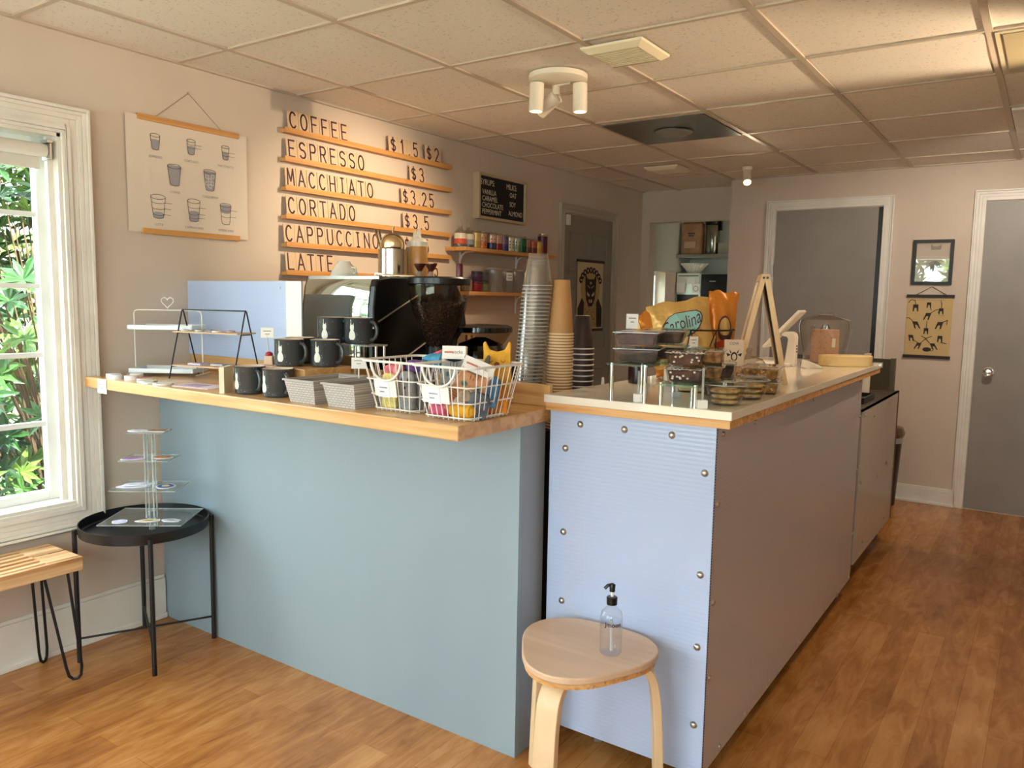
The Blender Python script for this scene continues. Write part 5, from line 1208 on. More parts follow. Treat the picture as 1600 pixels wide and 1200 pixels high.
# cup stacks behind the gap
KRAFT = mat('kraft_cup', (182, 134, 82), .6); KIN = mat('kraft_cup_base', (232, 218, 196), .6)
BLKC = mat('black_cup', (44, 26, 24), .55); RIMW = mat('cup_rim', (240, 216, 178), .5); RIMG = mat('cup_rim_white', (216, 210, 206), .5)
stand = thing('cup_riser', 'low dark riser under the three cup stacks', 'riser', (1.70, 2.24, .94))
bpy.data.objects.remove(stand)
def cupstack(n, base, r_rim, r_base, h, pitch, m, rim, name, cat, labf, grp, lean=(0, 0), open_=False, basem=None):
    proto = None
    for i in range(n):
        z = base[2]+i*pitch; loc = (base[0]+lean[0]*i/n, base[1]+lean[1]*i/n, z)
        if proto is None:
            o = thing(name, labf(i, n), cat, loc, 0, grp)
            t = MB(); t.lathe([(r_rim, .003), (r_base, h)], seg=32, m=m)
            if basem: t.lathe([(r_base, h-.004), (r_base, h), (r_base-.002, h-.003)], seg=32, m=basem)
            t.lathe([(r_base-.001, h-.006), (0, h-.006)], seg=32, m=basem or m); t.build('cup_wall', o, smooth=True)
            t = MB(); t.lathe([(r_rim, .0045), (r_rim+.0026, .003), (r_rim+.0026, 0.0005), (r_rim, 0)], seg=32, m=rim); t.build('rim', o, smooth=True)
            proto = o
        else: dup(proto, loc, 0, labf(i, n))
def lf(kind):
    def f(i, n):
        if i == n-1: return 'topmost %s cup of its tall upside-down stack' % kind
        if i == 0: return 'lowest %s cup, at the bottom of its upside-down stack' % kind
        if i == n-2: return '%s cup just under the topmost one of its stack' % kind
        k = n-i
        sfx = 'th' if 10 <= k % 100 <= 20 else {1: 'st', 2: 'nd', 3: 'rd'}.get(k % 10, 'th')
        return '%s cup nested upside down, %d%s from the top of its stack' % (kind, k, sfx)
    return f
cupstack(33, (1.693, 2.215, .94), .042, .0275, .175, .0096, KRAFT, RIMW, 'paper_cup', 'cup', lf('brown kraft paper'), 'stack of kraft paper cups', basem=KIN)
cupstack(15, (1.705, 2.338, .94), .040, .026, .112, .0182, BLKC, RIMG, 'paper_cup', 'cup', lf('black paper'), 'stack of black paper cups', basem=RIMG)
cupstack(40, (1.605, 2.145, .94), .047, .03, .105, .0118, CUPP, thin('cup_rim_plastic', (236, 234, 230), 2.4, .08, .35), 'plastic_cup', 'cup', lf('clear plastic'), 'stack of clear plastic cups', lean=(.03, .02))
t = MB(); t.box(0, .05, 0, .04, 0, .1, TAG); t.lathe([(.018, .1), (.006, .125), (.004, .15), (0, .15)], (.025, .02, 0), 12, TAG); tag(t.build('small_white_bottle', loc=(1.70, 2.44, .94)), 'small white nozzle bottle behind the black cups', 'bottle')

# ================================================================== things on the bar
def brownie_box(name, lab, loc, rz, w, d, h, fill, grp, sprinkle=None, cat='cake box', fillname='brownie'):
    r = thing(name, lab, cat, loc, rz, grp)
    t = MB(); t.taper(w*.8, d*.8, w*.94, d*.94, 0, h*.86, PLAST, cap=False); t.build('clear_tub', r)
    t = MB()
    for (a, b3, c3, d3) in ((-w/2, w/2, -d/2, -d*.46), (-w/2, w/2, d*.46, d/2), (-w/2, -w*.46, -d*.46, d*.46), (w*.46, w/2, -d*.46, d*.46)): t.box(a, b3, c3, d3, h*.85, h*.89, EDGE)
    t.taper(w*.92, d*.92, w*.84, d*.84, h*.88, h, PLAST, bot=False); t.build('clear_lid', r)
    t = MB(); t.taper(w*.74, d*.74, w*.86, d*.86, .003, h*.78, fill); o = t.build(fillname, r, bevel=.005, seg=3)
    if sprinkle:
        t = MB()
        for k in range(26):
            x = rnd.uniform(-.4, .4)*w; y = rnd.uniform(-.4, .4)*d; t.ell((x, y, h*.785), .003, .003, .002, sprinkle, seg=6, rings=4)
        for k in range(9):
            x = rnd.uniform(-.36, .36)*w; zz = rnd.uniform(.2, .7)*h; f = .74+(.86-.74)*(zz/h)/.78; t.ell((x, -d*f/2, zz), .0035, .0025, .003, sprinkle, seg=6, rings=4)
        t.build('sprinkles', r)
    return r
BRN = noisy(mat('brownie', (54, 30, 26), .6), (40, 22, 20), (78, 46, 38), nscale=60, bump=.8, dist=.004)
CRUST = noisy(mat('crumble_cake', (150, 104, 56), .8), (116, 74, 36), (196, 148, 86), nscale=70, bump=1, dist=.004)
CRM = mat('white_icing', (232, 224, 216), .6)
s1_ = thing('display_riser', 'taller clear riser on four steel posts carrying brownie boxes', 'stand', (2.065, 2.055, BT))
t = MB(); t.box(-.062, .062, -.11, .11, .098, .103, GREENG); t.build('glass_top', s1_)
for (x, y) in ((-.05, -.098), (.05, -.098), (-.05, .098), (.05, .098)):
    t = MB(); t.cyl((x, y, 0), .0062, .104, 14, CHROME); t.build('post', s1_, smooth=True)
s2_ = thing('display_riser', 'shorter clear riser on steel posts carrying sprinkle brownies', 'stand', (2.21, 2.07, BT))
t = MB(); t.box(-.058, .058, -.125, .125, .053, .058, GREENG); t.build('glass_top', s2_)
for (x, y) in ((-.048, -.112), (.048, -.112), (-.048, .112), (.048, .112)):
    t = MB(); t.cyl((x, y, 0), .0062, .06, 14, CHROME); t.build('post', s2_, smooth=True)
GB = 'clear boxes of baked goods'
z = BT+.104
A1 = math.radians(16)
brownie_box('brownie_box', 'clear box of dark brownies on the tall riser, lower of the front two', (2.055, 2.045, z), A1, .13, .12, .044, BRN, GB)
brownie_box('brownie_box', 'clear box of dark brownies on the tall riser, upper of the front two', (2.052, 2.047, z+.0455), A1, .13, .12, .044, BRN, GB)
brownie_box('brownie_box', 'clear box of dark brownies stacked behind the front pair on the tall riser, lower', (2.07, 2.19, z), A1, .13, .12, .045, BRN, GB)
brownie_box('brownie_box', 'clear box of dark brownies stacked behind the front pair on the tall riser, upper', (2.07, 2.19, z+.0465), A1, .13, .12, .045, BRN, GB)
z = BT+.061
brownie_box('brownie_box', 'clear box of white-flecked brownies on the short riser, lower of the stack', (2.205, 2.02, z), .3, .105, .11, .042, BRN, GB, CRM)
brownie_box('brownie_box', 'clear box of white-flecked brownies on the short riser, upper of the stack', (2.205, 2.02, z+.0435), .3, .105, .11, .042, BRN, GB, CRM)
brownie_box('cake_box', 'clear box of tan cake behind the flecked brownies, lower', (2.215, 2.145, z), .3, .105, .11, .042, CRUST, GB)
brownie_box('cake_box', 'clear box of tan cake behind the flecked brownies, upper', (2.215, 2.145, z+.0435), .3, .105, .11, .042, CRUST, GB)
brownie_box('brownie_box', 'clear box of plain dark brownies beyond the short riser, lower', (2.20, 2.295, BT), .3, .10, .11, .05, BRN, GB)
brownie_box('brownie_box', 'clear box of plain dark brownies beyond the short riser, upper', (2.20, 2.295, BT+.0515), .3, .10, .11, .05, BRN, GB)
brownie_box('cake_box', 'clear box of oat bars on the bar edge by the cookies, lower', (2.285, 2.44, BT), .15, .12, .13, .042, CRUST, GB, mat('oat', (214, 176, 120), .8))
brownie_box('cake_box', 'clear box of oat bars on the bar edge by the cookies, upper', (2.285, 2.44, BT+.0435), .15, .12, .13, .042, CRUST, GB, MC['oat'])
brownie_box('cake_box', 'low clear box of pale cake under the tall riser', (2.11, 2.33, BT), .3, .11, .12, .05, mat('pale_cake', (214, 196, 140), .8), GB)
COOK = noisy(mat('cookie', (178, 146, 92), .85), (150, 118, 70), (204, 176, 124), nscale=50, bump=1, dist=.004)
def cookie_tub(loc, lab):
    r = thing('cookie_tub', lab, 'cookie tub', loc, 0, 'round tubs of cookies')
    t = MB(); t.lathe([(.038, 0), (.040, .002), (.053, .055)], seg=40, m=PLAST, capb=True); t.build('clear_tub', r, smooth=True)
    t = MB(); t.lathe([(.053, .054), (.057, .055), (.057, .059), (.050, .060), (.046, .067), (0, .068)], seg=40, m=PLAST); t.lathe([(.0535, .0545), (.0575, .0545), (.0575, .0575), (.0535, .0575)], seg=40, m=EDGE); t.build('clear_lid', r, smooth=True)
    for k in range(3):
        t = MB(); t.ell((rnd.uniform(-.002, .002), rnd.uniform(-.002, .002), .0105+.0145*k), .034+.002*k, .034+.002*k, .0072, COOK, seg=24, rings=8, e=.7); t.build('cookie', r, smooth=True)
cookie_tub((2.298, 2.075, BT), 'round clear tub of three cookies nearest the camera at the bar corner')
cookie_tub((2.305, 2.255, BT), 'round clear tub of cookies behind the first tub')
card('price_card', 'price card standing on the topmost brownie box of the tall riser', (2.015, 2.075, BT+.104+.091), VR, .034, .042, .0, post=False, base=False)
card('price_card', 'cream price card on a thin stem between the two risers', (2.135, 2.125, BT), VR, .036, .052, .07)
card('price_card', 'narrow price card leaning before the chip bags', (2.06, 2.44, BT), VR, .028, .038, .125)
def stem_card(lab, loc, h, ry=0):
    r = thing('tag_stand', lab, 'sign', loc, VR)
    t = MB(); t.box(-.012, .012, -.010, .010, 0, .022, TAG); t.build('foot', r, bevel=.001)
    t = MB(); t.box(-.003, .003, -.0008, .0008, .022, h, EDGE); t.build('stem', r)
stem_card('small white square tag foot in front of the tall riser', (2.09, 1.972, BT), .085)
stem_card('small white square tag foot in front of the short riser', (2.275, 1.965, BT), .105)
# cookie sign with a cow-like head sketch
r = thing('goat_card', 'cream card with a small inked animal head leaning behind the cookies', 'sign', (2.168, 2.52, BT), VR)
t = MB(); T = TR((0, 0, .07), 0, -.08); t.box(-.032, .032, -.001, .001, 0, .085, mat('sign_cream', (240, 214, 184), .7), T); t.build('card', r)
t = MB(); T2 = T @ frame_T((0, -.0014, .03), (1, 0, 0), (0, 0, 1)); blob(t, 0, 0, .011, .015, 0, INK, T2, 14); blob(t, 0, -.001, .007, .010, .0004, MC['sign_cream'], T2, 12)
for s in (-1, 1): t.add([(s*.010, .006, 0), (s*.026, .012, 0), (s*.022, .0, 0)], [(0, 1, 2)], INK, T2); t.add([(s*.008, .012, 0), (s*.016, .024, 0), (s*.013, .011, 0)], [(0, 1, 2)], INK, T2)
put_text(t, 'COW', .012, T @ frame_T((0, -.0014, .072), (1, 0, 0), (0, 0, 1)), INK); t.build('ink_drawing', r)
t = MB(); t.box(-.0025, .0025, .0, .0015, 0, .08, EDGE); t.box(-.02, .02, -.015, .015, 0, .002, EDGE); t.build('stem', r)
# small glass cloche
r = thing('glass_cloche', 'small clear dome with a knob over pastries behind the cookie tubs', 'cake dome', (2.172, 2.66, BT))
CG = thin('cloche_glass', (246, 240, 232), 1.8, .02, .03)
t = MB(); t.lathe([(.062, 0), (.066, .03), (.062, .06), (.045, .085), (.02, .098), (.008, .1)], seg=40, m=CG); t.lathe([(.008, .1), (.007, .106), (.012, .113), (.008, .122), (0, .123)], seg=20, m=CG); t.build('dome', r, smooth=True)
t = MB(); t.lathe([(.07, 0), (.072, .003), (.0, .004)], seg=40, m=CG); t.build('base_plate', r, smooth=True)
for k in range(3): tag_ = MB(); tag_.ell((.02*math.cos(2.1*k), .02*math.sin(2.1*k), .018+.008*k), .026, .022, .014, CRUST, seg=14, rings=8); tag(tag_.build('pastry', loc=(2.172, 2.66, BT), smooth=True), ['brown pastry at the right under the small dome', 'brown pastry at the back left under the small dome', 'brown pastry at the front left under the small dome'][k], 'pastry', 'pastries under the small dome')
# chip basket
CBX, CBY = 1.955, 2.70
r = thing('wire_bowl', 'black wire bowl basket holding bags of chips', 'basket', (CBX, CBY, BT))
t = MB(); ring = lambda R_, z, n=40: [(R_*math.cos(2*PI*k/n), R_*math.sin(2*PI*k/n), z) for k in range(n)]
t.tube(ring(.142, .178), .003, 8, BLACK, True); t.tube(ring(.085, .012), .003, 8, BLACK, True); t.build('rim_wire', r, smooth=True)
t = MB()
for k in range(10):
    a = 2*PI*k/10; b3 = a+2*PI/20; c3 = a-2*PI/20
    for e in (b3, c3): t.tube([(.142*math.cos(a), .142*math.sin(a), .178), (.115*math.cos((a+e)/2), .115*math.sin((a+e)/2), .09), (.085*math.cos(e), .085*math.sin(e), .012)], .002, 6, BLACK)
t.build('wire_lattice', r)
CHIP = mat('chip_bag_tan', (214, 170, 96), .3, .35); CHO = mat('chip_bag_orange', (222, 136, 48), .28, .3); TEAL = mat('chip_teal', (146, 196, 186), .5); CBR = mat('chip_brown', (84, 38, 40), .5); CRED = mat('chip_red', (196, 66, 34), .5)
for m_ in (CHIP, CHO):
    N, L, B = nodes(m_); mp = coords(m_); n_ = N.new('ShaderNodeTexNoise'); n_.inputs['Scale'].default_value = 22; n_.inputs['Detail'].default_value = 2; L.new(mp.outputs[0], n_.inputs['Vector'])
    bp = N.new('ShaderNodeBump'); bp.inputs['Strength'].default_value = .8; bp.inputs['Distance'].default_value = .012; L.new(n_.outputs[0], bp.inputs['Height']); L.new(bp.outputs[0], B.inputs['Normal'])
def chip_bag(lab, loc, rx, ry, rz, w, h, m, low, art):
    r = thing('chip_bag', lab, 'chip bag', loc, 0, 'bags of chips in the wire bowl'); r.rotation_euler = (rx, ry, rz)
    def dep(u, v, sd):
        a = max(0, 1-abs(u)**2.6); b4 = max(0, 1-abs(2*v-1)**2.2)
        return sd*(.028*a**.6*b4**.7+.0012)
    def pt(u, v, sd, off=0):
        x = u*w/2*(1-.06*math.sin(PI*v)); z = v*h+.004*math.sin(u*6+v*4)*(.3+v); y = dep(u, v, sd)+.003*math.sin(u*9+v*7)*math.sin(PI*v)
        return (x, y+sd*off, z)
    nu, nv = 18, 20
    for sd, nm in ((-1, 'front_sheet'), (1, 'rear_sheet')):
        t = MB()
        for i in range(nu):
            for j in range(nv):
                u0, u1_ = -1+2*i/nu, -1+2*(i+1)/nu; v0, v1 = j/nv, (j+1)/nv
                mm = m
                if (v0+v1)/2 < low: mm = CHO if m is CHIP else CHIP
                t.add([pt(u0, v0, sd), pt(u1_, v0, sd), pt(u1_, v1, sd), pt(u0, v1, sd)], [(0, 1, 2, 3)], mm)
        t.build(nm, r, smooth=True, ang=180)
    t = MB()
    def flat(pts, z, mm): t.add([pt(u, v, -1, z) for u, v in pts], [tuple(range(len(pts)))], mm)
    def patch(cu, cv, ru, rv, z, mm, n=9, shape='ell', rot=0):
        # gridded patch following the bulge
        for i in range(n*2):
            for j in range(n):
                q = []
                for (a, b5) in ((i, j), (i+1, j), (i+1, j+1), (i, j+1)):
                    th = 2*PI*a/(n*2); rr = b5/n; x = ru*rr*math.cos(th); y = rv*rr*math.sin(th); q.append((cu+x*math.cos(rot)-y*math.sin(rot), cv+x*math.sin(rot)+y*math.cos(rot)))
                flat(q, z, mm)
    if art == 'logo':
        patch(.0, .66, .74, .185, .0012, CBR, rot=.10); patch(.0, .665, .70, .168, .0018, TEAL, rot=.10); patch(.15, .25, .55, .14, .0012, TEAL)
        for (s_, sz, cv, mm, sxx, cu) in (('Carolina', .044, .68, CBR, .98, .0), ('KETTLE', .020, .565, CBR, 1.1, .30)):
            vs2, fs2 = text_geo(s_, sz)
            out = []
            for v in vs2:
                u = cu+(v.x*sxx)/(w/2); vv = cv+(v.y*(1.5 if s_ == 'Carolina' else 1)+v.x*.22)/h; out.append(pt(max(-.99, min(.99, u)), vv, -1, .0026))
            t.add(out, fs2, mm)
        patch(.2, .27, .26, .06, .002, CBR); patch(.2, .28, .18, .035, .0026, CRM)
    elif art == 'oval':
        patch(.05, .52, .42, .2, .0012, CBR, rot=.5); patch(.05, .52, .3, .14, .0018, CHO, rot=.5); patch(.05, .5, .14, .1, .0024, CRM, rot=.5)
    elif art == 'red':
        patch(.0, .5, .5, .17, .0012, CBR); patch(.0, .52, .38, .12, .0018, CHIP); patch(0, .28, .6, .06, .0012, CRED)
    t.build('printed_art', r)
    t = MB(); 
    for k in range(3): t.box(-w*.485, w*.485, -.0026, .0026, h*(.955+.014*k), h*(.961+.014*k), m)
    t.build('crimped_seal', r)
G3 = VR
chip_bag('large tan chip bag with a teal lettered oval at the front of the wire bowl', (CBX+.015, CBY-.075, BT+.025), -.10, -.17, G3-.10, .22, .255, CHIP, .12, 'logo')
chip_bag('orange chip bag leaning left in the wire bowl, left of the lettered one', (CBX-.055, CBY-.045, BT+.04), -.05, -.42, G3+.35, .13, .225, CHO, .0, 'oval')
chip_bag('yellow-green chip bag tilted furthest left in the wire bowl', (CBX-.075, CBY+.02, BT+.04), .1, -.6, G3+.1, .14, .225, CHIP, .3, 'oval')
chip_bag('tall orange and tan chip bag upright at the right of the wire bowl', (CBX+.068, CBY+.06, BT+.05), .0, .08, G3+.25, .125, .262, CHO, .35, 'red')
chip_bag('orange chip bag at the back of the wire bowl, only its top showing', (CBX+.0, CBY+.05, BT+.04), .1, .05, G3, .15, .235, CHO, .2, 'none')
# A-frame sign
r = thing('tabletop_sign', 'small pale wooden A-frame sign standing edge-on on the bar', 'sign', (2.172, 2.775, BT), math.radians(21))
t_h = .37
for s, hw in ((-1, .095), (1, .095)):
    def LT(p): return Vector(p)
    ang = s*.205
    M = Matrix.Translation((s*.004, 0, t_h)) @ Matrix.Rotation(-ang, 4, 'Y')
    ln = t_h/math.cos(ang)-.001
    t = MB(); t.box(-.0085, .0085, -.10, -.078, -ln, 0, FRAMEW, M); t.build('frame_leg', r, bevel=.001)
    t = MB(); t.box(-.0085, .0085, .078, .10, -ln, 0, FRAMEW, M); t.build('frame_leg', r, bevel=.001)
    t = MB(); t.box(-.0085, .0085, -.078, .078, -.024, 0, FRAMEW, M); t.build('cross_bar', r); t = MB(); t.box(-.0085, .0085, -.078, .078, -ln+.03, -ln+.054, FRAMEW, M); t.build('cross_bar', r)
    t = MB(); t.box(-.003, .003, -.078, .078, -ln+.054, -.024, SOFTB if s > 0 else mat('chalk_panel', (196, 190, 180), .6), M); t.build('board_panel', r)
t = MB()
for s in (-1, 1): t.cyl((0, 0, 0), .004, .004, 10, BLACK, T=Matrix.Translation((s*.006, -.1035, t_h-.012)) @ Matrix.Rotation(PI/2, 4, 'X'))
t.build('hinge_pin', r)
# POS tablet
r = thing('register_tablet', 'white tablet register tilted on a thick white arm and base', 'register', (2.05, 3.56, BT), math.radians(4))
PW = mat('register_white', (240, 232, 220), .3)
t = MB(); t.box(-.115, .03, -.07, .07, 0, .014, PW); t.build('base', r, bevel=.005, seg=3)
t = MB(); T = Matrix(((1, 0, 0, 0), (0, 0, 1, 0), (0, 1, 0, 0), (0, 0, 0, 1)))
t.prism([(.0, .0), (.045, .0), (.045, .125), (.040, .142), (.026, .150), (-.005, .150), (-.018, .138), (-.01, .130), (.006, .128), (.012, .118)], -.03, .03, PW, T); t.build('arm', r, bevel=.004, seg=3)
M = Matrix.Translation((-.008, 0, .155)) @ Matrix.Rotation(-math.radians(48), 4, 'Y')
t = MB(); t.box(-.108, .112, -.075, .075, .0, .014, PW, M); t.build('tablet_case', r, bevel=.006, seg=3)
t = MB(); t.box(-.098, .102, -.066, .066, .0142, .0152, BLACKP, M); t.build('screen', r)
t = MB()
for zz in (.085, .072, .06): t.box(.0455, .0462, -.012, .012, zz, zz+.006, INK)
t.build('printed_mark', r)
# price wedge
t = MB(); T = Matrix(((1, 0, 0, 0), (0, 0, 1, 0), (0, 1, 0, 0), (0, 0, 0, 1))); t.prism([(-.035, 0), (.045, 0), (.03, .012), (-.03, .036)], -.03, .03, PW, T)
tag(t.build('card_reader', loc=(2.175, 3.50, BT), rz=math.radians(34), bevel=.004), 'small white wedge-shaped card reader right of the register', 'card reader')
tp = MB(); tp.box(0, .03, 0, .012, 0, .016, BLACKP); tag(tp.build('usb_plug', loc=(2.11, 3.60, BT), rz=.6), 'small black plug behind the card reader', 'plug')
# tip jar and glass cloche
r = thing('tip_canister', 'pink patterned paper canister with black wire on top, inside the big glass dome', 'canister', (2.135, 3.90, BT+.004))
t = MB(); PK = mat('patterned_paper', (196, 156, 136), .8); t.lathe([(.062, 0), (.062, .15)], seg=40, m=PK, capb=True, cap=True)
for a in range(14):
    for k in range(6):
        an = 2*PI*a/14+.1*(k % 2); zz = .015+.025*k; R_ = .0625
        t.add([(R_*math.cos(an+dx), R_*math.sin(an+dx), zz+dz) for dx, dz in ((-.035, 0), (0, -.003), (.035, 0), (0, .004))], [(0, 1, 2, 3)], mat('pattern_dot', (130, 90, 80), .8))
t.build('paper_wall', r, smooth=True)
t = MB(); an0 = math.radians(-65)
t.add([(.063*math.cos(an0+dx), .063*math.sin(an0+dx), zz) for dx, zz in ((.3, .07), (.6, .07), (.6, .11), (.3, .11))], [(0, 1, 2, 3)], TAG); t.build('paper_label', r)
t = MB(); t.tube([(-.02, 0, .15), (-.01, 0, .175), (.0, 0, .16), (.01, 0, .175), (.02, 0, .15)], .002, 6, BLACK); t.build('wire', r)
r = thing('glass_dome', 'large clear glass dome with a rolled top over the pink canister', 'glass dome', (2.135, 3.90, BT))
t = MB(); t.lathe([(.092, 0), (.094, .03), (.112, .12), (.119, .17), (.112, .198), (.08, .212), (.045, .220), (.04, .228), (.02, .232), (0, .233)], seg=56, m=thin('dome_glass', (248, 246, 242), 2.4, .0)); t.build('glass_wall', r, smooth=True)
r = thing('wood_slice', 'scalloped pale wooden slab lying on the far end of the bar', 'wooden slab', (2.262, 3.745, BT), math.radians(36))
t = MB(); pts = []
for k in range(48):
    a = 2*PI*k/48; e = 1+.035*math.cos(6*a); pts.append((.115*e*math.copysign(abs(math.cos(a))**.7, math.cos(a)), .055*e*math.copysign(abs(math.sin(a))**.8, math.sin(a))))
t.prism(pts, 0, .048, wood('pale_slab', (222, 186, 126), (238, 208, 150), (246, 222, 174), 'X', .5, 10)); t.build('slab_body', r, bevel=.005, seg=3, smooth=True)
# things on the inner side of the bar
t = MB(); t.box(-.025, .025, -.018, .018, 0, .06, TAG); t.box(-.026, .026, -.0185, .0185, .0, .018, mat('box_blue', (120, 156, 176), .6)); tag(t.build('small_carton', loc=(2.0, 2.42, BT), rz=.6), 'small white and blue carton behind the tall riser', 'box')
r = thing('dark_jar', 'dark bottle with a black cap behind the brownie riser', 'bottle', (1.875, 2.42, BT)); t = MB(); t.lathe([(.03, 0), (.032, .01), (.032, .09), (.02, .11), (.012, .118)], seg=24, m=mat('dark_bottle', (46, 24, 24), .25), capb=True); t.build('bottle_body', r, smooth=True)
t = MB(); t.lathe([(.013, .115), (.013, .15), (0, .15)], seg=16, m=BLACKP); t.build('cap', r, smooth=True)

# ================================================================== stool, table, bench
SX, SY = 2.05, 1.772
r = thing('stool', 'light birch three-legged stool standing before the bar end', 'stool', (SX, SY, 0))
def tri(R0, off=0, n=60):
    out = []
    for k in range(n):
        a = 2*PI*k/n; q = R0*(1+.095*math.cos(3*(a-off))); out.append((q*math.cos(a), q*math.sin(a)))
    return out
offs = math.radians(33)
t = MB(); t.prism(tri(.180, offs), .432, .45, BIRCH); t.build('seat', r, bevel=.004, seg=3, smooth=True)
t = MB(); t.prism(tri(.174, offs), .418, .432, PLYX); t.build('seat_underlayer', r, smooth=True)
for k in range(3):
    a = offs+2*PI*k/3; T = TR((0, 0, 0), a)
    path = [(.06, .414), (.12, .412), (.155, .402), (.178, .380), (.190, .34), (.200, .25), (.214, .0)]
    t = MB(); P2 = [Vector((x, 0, z)) for x, z in path]; vs = []; fs = []; hw = .03; th = .011
    # smooth the path
    fine = []
    for i in range(len(P2)-1):
        p0 = P2[max(i-1, 0)]; p1 = P2[i]; p2 = P2[i+1]; p3 = P2[min(i+2, len(P2)-1)]
        for q in range(5):
            u = q/5; fine.append(.5*((2*p1)+(-p0+p2)*u+(2*p0-5*p1+4*p2-p3)*u*u+(-p0+3*p1-3*p2+p3)*u**3))
    fine.append(P2[-1])
    for i, p in enumerate(fine):
        tg = (fine[min(i+1, len(fine)-1)]-fine[max(i-1, 0)]).normalized(); nn = Vector((tg.z, 0, -tg.x))
        for (sy, sn) in ((-1, -1), (1, -1), (1, 1), (-1, 1)): vs.append(p+Vector((0, sy*hw, 0))+nn*sn*th)
    m_ = len(fine)
    for i in range(m_-1):
        for q in range(4): fs.append((i*4+q, i*4+(q+1) % 4, i*4+4+(q+1) % 4, i*4+4+q))
    fs += [(3, 2, 1, 0), tuple((m_-1)*4+q for q in range(4))]
    t.add(vs, fs, BIRCHZ, T); t.build('leg', r, bevel=.002, smooth=True, ang=50)
r = thing('pump_bottle', 'clear pump bottle of sanitizer with a black pump on the stool seat', 'bottle', (2.128, 1.775, .45), math.radians(40))
CLR = thin('clear_bottle', (253, 253, 254), 1.6, .03, .0)
t = MB(); t.lathe([(.0, .001), (.026, .001), (.029, .006), (.029, .098), (.026, .112), (.016, .122), (.0115, .126), (.0115, .134)], seg=36, m=CLR); t.build('bottle_body', r, smooth=True)
t = MB(); t.lathe([(0, .004), (.0265, .004), (.0272, .09), (0, .0905)], seg=32, m=thin('gel', (250, 251, 253), .8, .02, .0)); t.tube([(0, 0, .09), (.002, 0, .008)], .004, 8, thin('dip_tube', (230, 232, 236), 1, .2, .5)); t.build('gel', r, smooth=True)
t = MB(); t.lathe([(.0135, .132), (.0142, .15), (.0125, .152), (.0, .153)], seg=24, m=BLACKP); t.build('collar', r, smooth=True)
t = MB(); t.cyl((0, 0, .152), .004, .014, 12, WHITEP); t.lathe([(.007, .166), (.008, .18), (.005, .186), (0, .187)], seg=16, m=BLACKP); t.tube([(.006, 0, .180), (-.0, 0, .184), (-.012, 0, .182), (-.02, 0, .174)], .0045, 8, BLACKP); t.build('pump', r, smooth=True)
t = MB()
T = Matrix.Identity(4)
vs2, fs2 = text_geo('Jmoon', .017); a0 = math.radians(-92)
for j, (du, dv) in enumerate(((-.0004, 0), (.0004, 0), (0, .0005))): R_ = .0293+.0001*j; t.add([(R_*math.cos(a0+(v.x+du)/R_), R_*math.sin(a0+(v.x+du)/R_), .086+v.y+dv) for v in vs2], fs2, INK); t.build('printed_name', r)

# round tray table
TX, TY = .250, 1.625
r = thing('tray_table', 'round black metal tray table in the corner beside the window', 'table', (TX, TY, 0))
t = MB(); t.lathe([(0, .480), (.214, .480), (.219, .484), (.2215, .515), (.2245, .515), (.2225, .478), (.214, .474), (0, .474)], seg=72, m=BLACK); t.build('tray_top', r, smooth=True)
for a in (-27, 63, 153, 243):
    c_, s_2 = math.cos(math.radians(a)), math.sin(math.radians(a)); t = MB()
    t.tube([(.234*c_, .234*s_2, 0), (.234*c_, .234*s_2, .50)], .0085, 12, BLACK); t.box(-.006, .006, -.006, .006, 0, .02, BLACK, TR((.226*c_, .226*s_2, .482), math.radians(a))); t.build('leg', r, smooth=True)
t = MB(); 
for a in (-27, 63): c_, s_2 = math.cos(math.radians(a)), math.sin(math.radians(a)); t.tube([(-.234*c_, -.234*s_2, .09), (.234*c_, .234*s_2, .09)], .0042, 8, BLACK)
t.build('cross_brace', r, smooth=True)
# acrylic tiered stand
AX, AY, AZ = .292, 1.628, .481
r = thing('acrylic_stand', 'clear acrylic four-tier display stand on the black tray table', 'display stand', (AX, AY, AZ), math.radians(37))
def plate(z, w, d, dx=0, dy=0):
    t = MB(); t.box(dx-w, dx+w, dy-d, dy+d, z, z+.003, ACRYL)
    e = .0022
    for (a, b3, c3, d3) in ((dx-w, dx+w, dy-d, dy-d+e), (dx-w, dx+w, dy+d-e, dy+d), (dx-w, dx-w+e, dy-d, dy+d), (dx+w-e, dx+w, dy-d, dy+d)): t.box(a, b3, c3, d3, z-.0002, z+.0032, EDGE)
    t.build('shelf_plate', r)
plate(.045, .148, .118); plate(.162, .118, .085); plate(.268, .088, .065); plate(.368, .066, .048)
t = MB()
for (x, y) in ((-.014, -.014), (.014, -.014), (-.014, .014), (.014, .014)): t.box(x-.0022, x+.0022, y-.0022, y+.0022, .048, .368, EDGE)
t.box(-.014, .014, -.0016, .0016, .048, .368, ACRYL); t.build('post', r)
for (x, y) in ((-.10, -.08), (.10, -.08), (-.10, .08), (.10, .08)):
    t = MB(); t.lathe([(.011, 0), (.011, .045)], seg=20, m=EDGE); t.lathe([(.0112, .0), (.0112, .003)], seg=20, m=EDGE); t.build('foot', r)
SR = TR((AX, AY, AZ), math.radians(37))
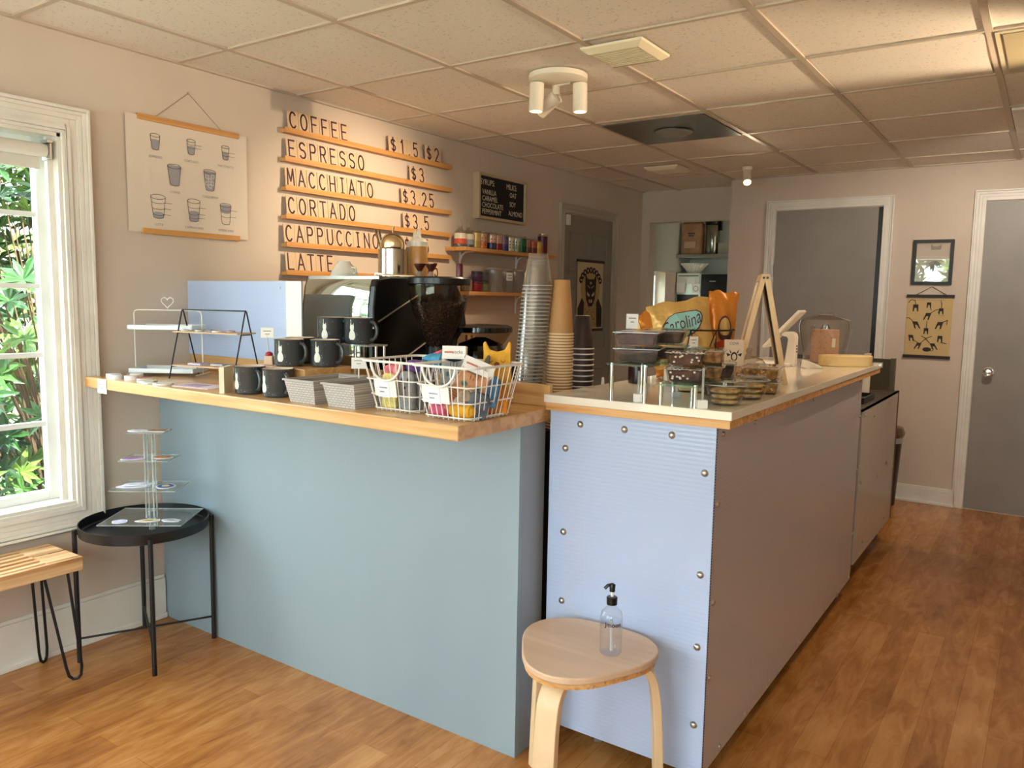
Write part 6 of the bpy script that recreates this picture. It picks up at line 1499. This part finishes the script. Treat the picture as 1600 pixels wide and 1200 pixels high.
def sticker(lab, dx, dy, z, w, d, c, c2, rz=0, n=9, text=None, shape=None):
    p = SR @ Vector((dx, dy, z)); R = random.Random(int(abs(dx*9e3)+abs(z*1e4))); t = MB()
    if shape == 'rect': pts = [(-w, -d), (w, -d), (w, d), (-w, d)]
    else: pts = [(w*(.82+.22*R.random())*math.cos(2*PI*k/n), d*(.8+.25*R.random())*math.sin(2*PI*k/n)) for k in range(n)]
    t.prism(pts, 0, .0016, mat('stk_%d_%d_%d' % (236, 234, 240), (236, 234, 240), .5)); t.prism([(x*.86, y*.84) for x, y in pts], .0016, .0021, mat('stk_%d_%d_%d' % c, c, .5)); t.prism([(x*.42, y*.4) for x, y in pts], .0021, .0025, mat('stk_%d_%d_%d' % c2, c2, .5))
    if text: put_text(t, text, .02, Matrix.Translation((0, 0, .003)), INK)
    o = t.build('sticker', loc=p, rz=math.radians(37)+rz); tag(o, lab, 'sticker', 'stickers on the acrylic stand')
sticker('grey-white sticker on the top tier of the acrylic stand, left side', -.04, -.005, .3715, .042, .026, (222, 220, 226), (190, 190, 200), .2)
sticker('tan lettered sticker on the top tier of the acrylic stand, right side', .032, .0, .3715, .034, .026, (206, 158, 124), (206, 158, 124), 0, 4, 'MEOW', 'rect')
sticker('purple fish-shaped sticker on the third tier, left side', -.052, -.03, .2715, .045, .018, (176, 120, 200), (150, 96, 180), .3, 12)
sticker('orange and red sticker on the third tier, right side', .045, .0, .2715, .036, .026, (220, 110, 70), (226, 180, 80), .1, 11)
sticker('pale blue-white sticker lowest in the pile on the second tier, left', -.055, -.01, .1655, .062, .036, (214, 216, 234), (190, 196, 222), .3, 12)
sticker('white wavy sticker lying on the left pile of the second tier', -.045, .005, .1685, .055, .030, (206, 206, 228), (224, 224, 236), .1, 13)
sticker('narrow blue-edged sticker topmost on the left pile of the second tier', -.06, -.012, .1715, .040, .022, (226, 228, 240), (176, 184, 214), .5, 10)
sticker('blue and cream cat sticker on the second tier, right side', .058, -.01, .1655, .036, .04, (70, 90, 150), (226, 210, 150), .2, 11)
sticker('lavender crab-like sticker on the bottom tier, left', -.085, -.075, .0485, .030, .026, (196, 190, 226), (216, 212, 236), 0, 14)
sticker('cream oval sticker in the middle of the bottom tier', .01, -.06, .0485, .046, .022, (226, 206, 160), (170, 140, 100), .2, 12)
sticker('silver-grey sticker on the bottom tier, right', .09, -.055, .0485, .038, .022, (196, 196, 200), (160, 160, 166), -.1, 12)

# slatted bench on hairpin legs
r = thing('slat_bench', 'slatted light wood bench on black hairpin legs below the window', 'bench', (.155, 1.378, 0))
t = MB(); z0, z1 = .392, .44
t.box(-.122, -.098, -1.15, 0, z0, z1, BENCHW); t.box(.098, .122, -1.15, 0, z0, z1, BENCHW)
t.box(-.098, .098, -.11, 0, z0+.006, z1, BENCHW); t.build('bench_frame', r, bevel=.003)
for k in range(5):
    x = -.078+k*.039; t = MB(); t.box(x-.0095, x+.0095, -1.15, -.06-.0*k, z0+.006, z1-.0005, BENCHW); t.build('slat', r, bevel=.002)
t = MB(); t.box(-.0015, .0015, -.112, 0.0004, z1-.002, z1+.0006, mat('groove', (120, 78, 44), .8)); t.build('seam', r)
def hairpin(x, y, sx):
    t = MB(); tx, ty = x+sx*.02, y+.012
    t.tube([(x-.05*sx, y-.055, z0), (tx-.016*sx, ty-.030, .05), (tx-.012*sx, ty-.024, .018), (tx-.006*sx, ty-.013, .006), (tx+.002*sx, ty-.002, .0056), (tx+.009*sx, ty+.007, .018), (tx+.011*sx, ty+.010, .05), (x+.005*sx, y+.0, z0)], .0052, 8, BLACK)
    t.tube([(x-.05*sx, y-.0, z0), (x-.045*sx, y-.002, .38)], .005, 6, BLACK)
    t.build('hairpin_leg', r, smooth=True)
hairpin(.095, -.045, 1); hairpin(-.09, -.045, -1); hairpin(.095, -1.08, 1); hairpin(-.09, -1.08, -1)
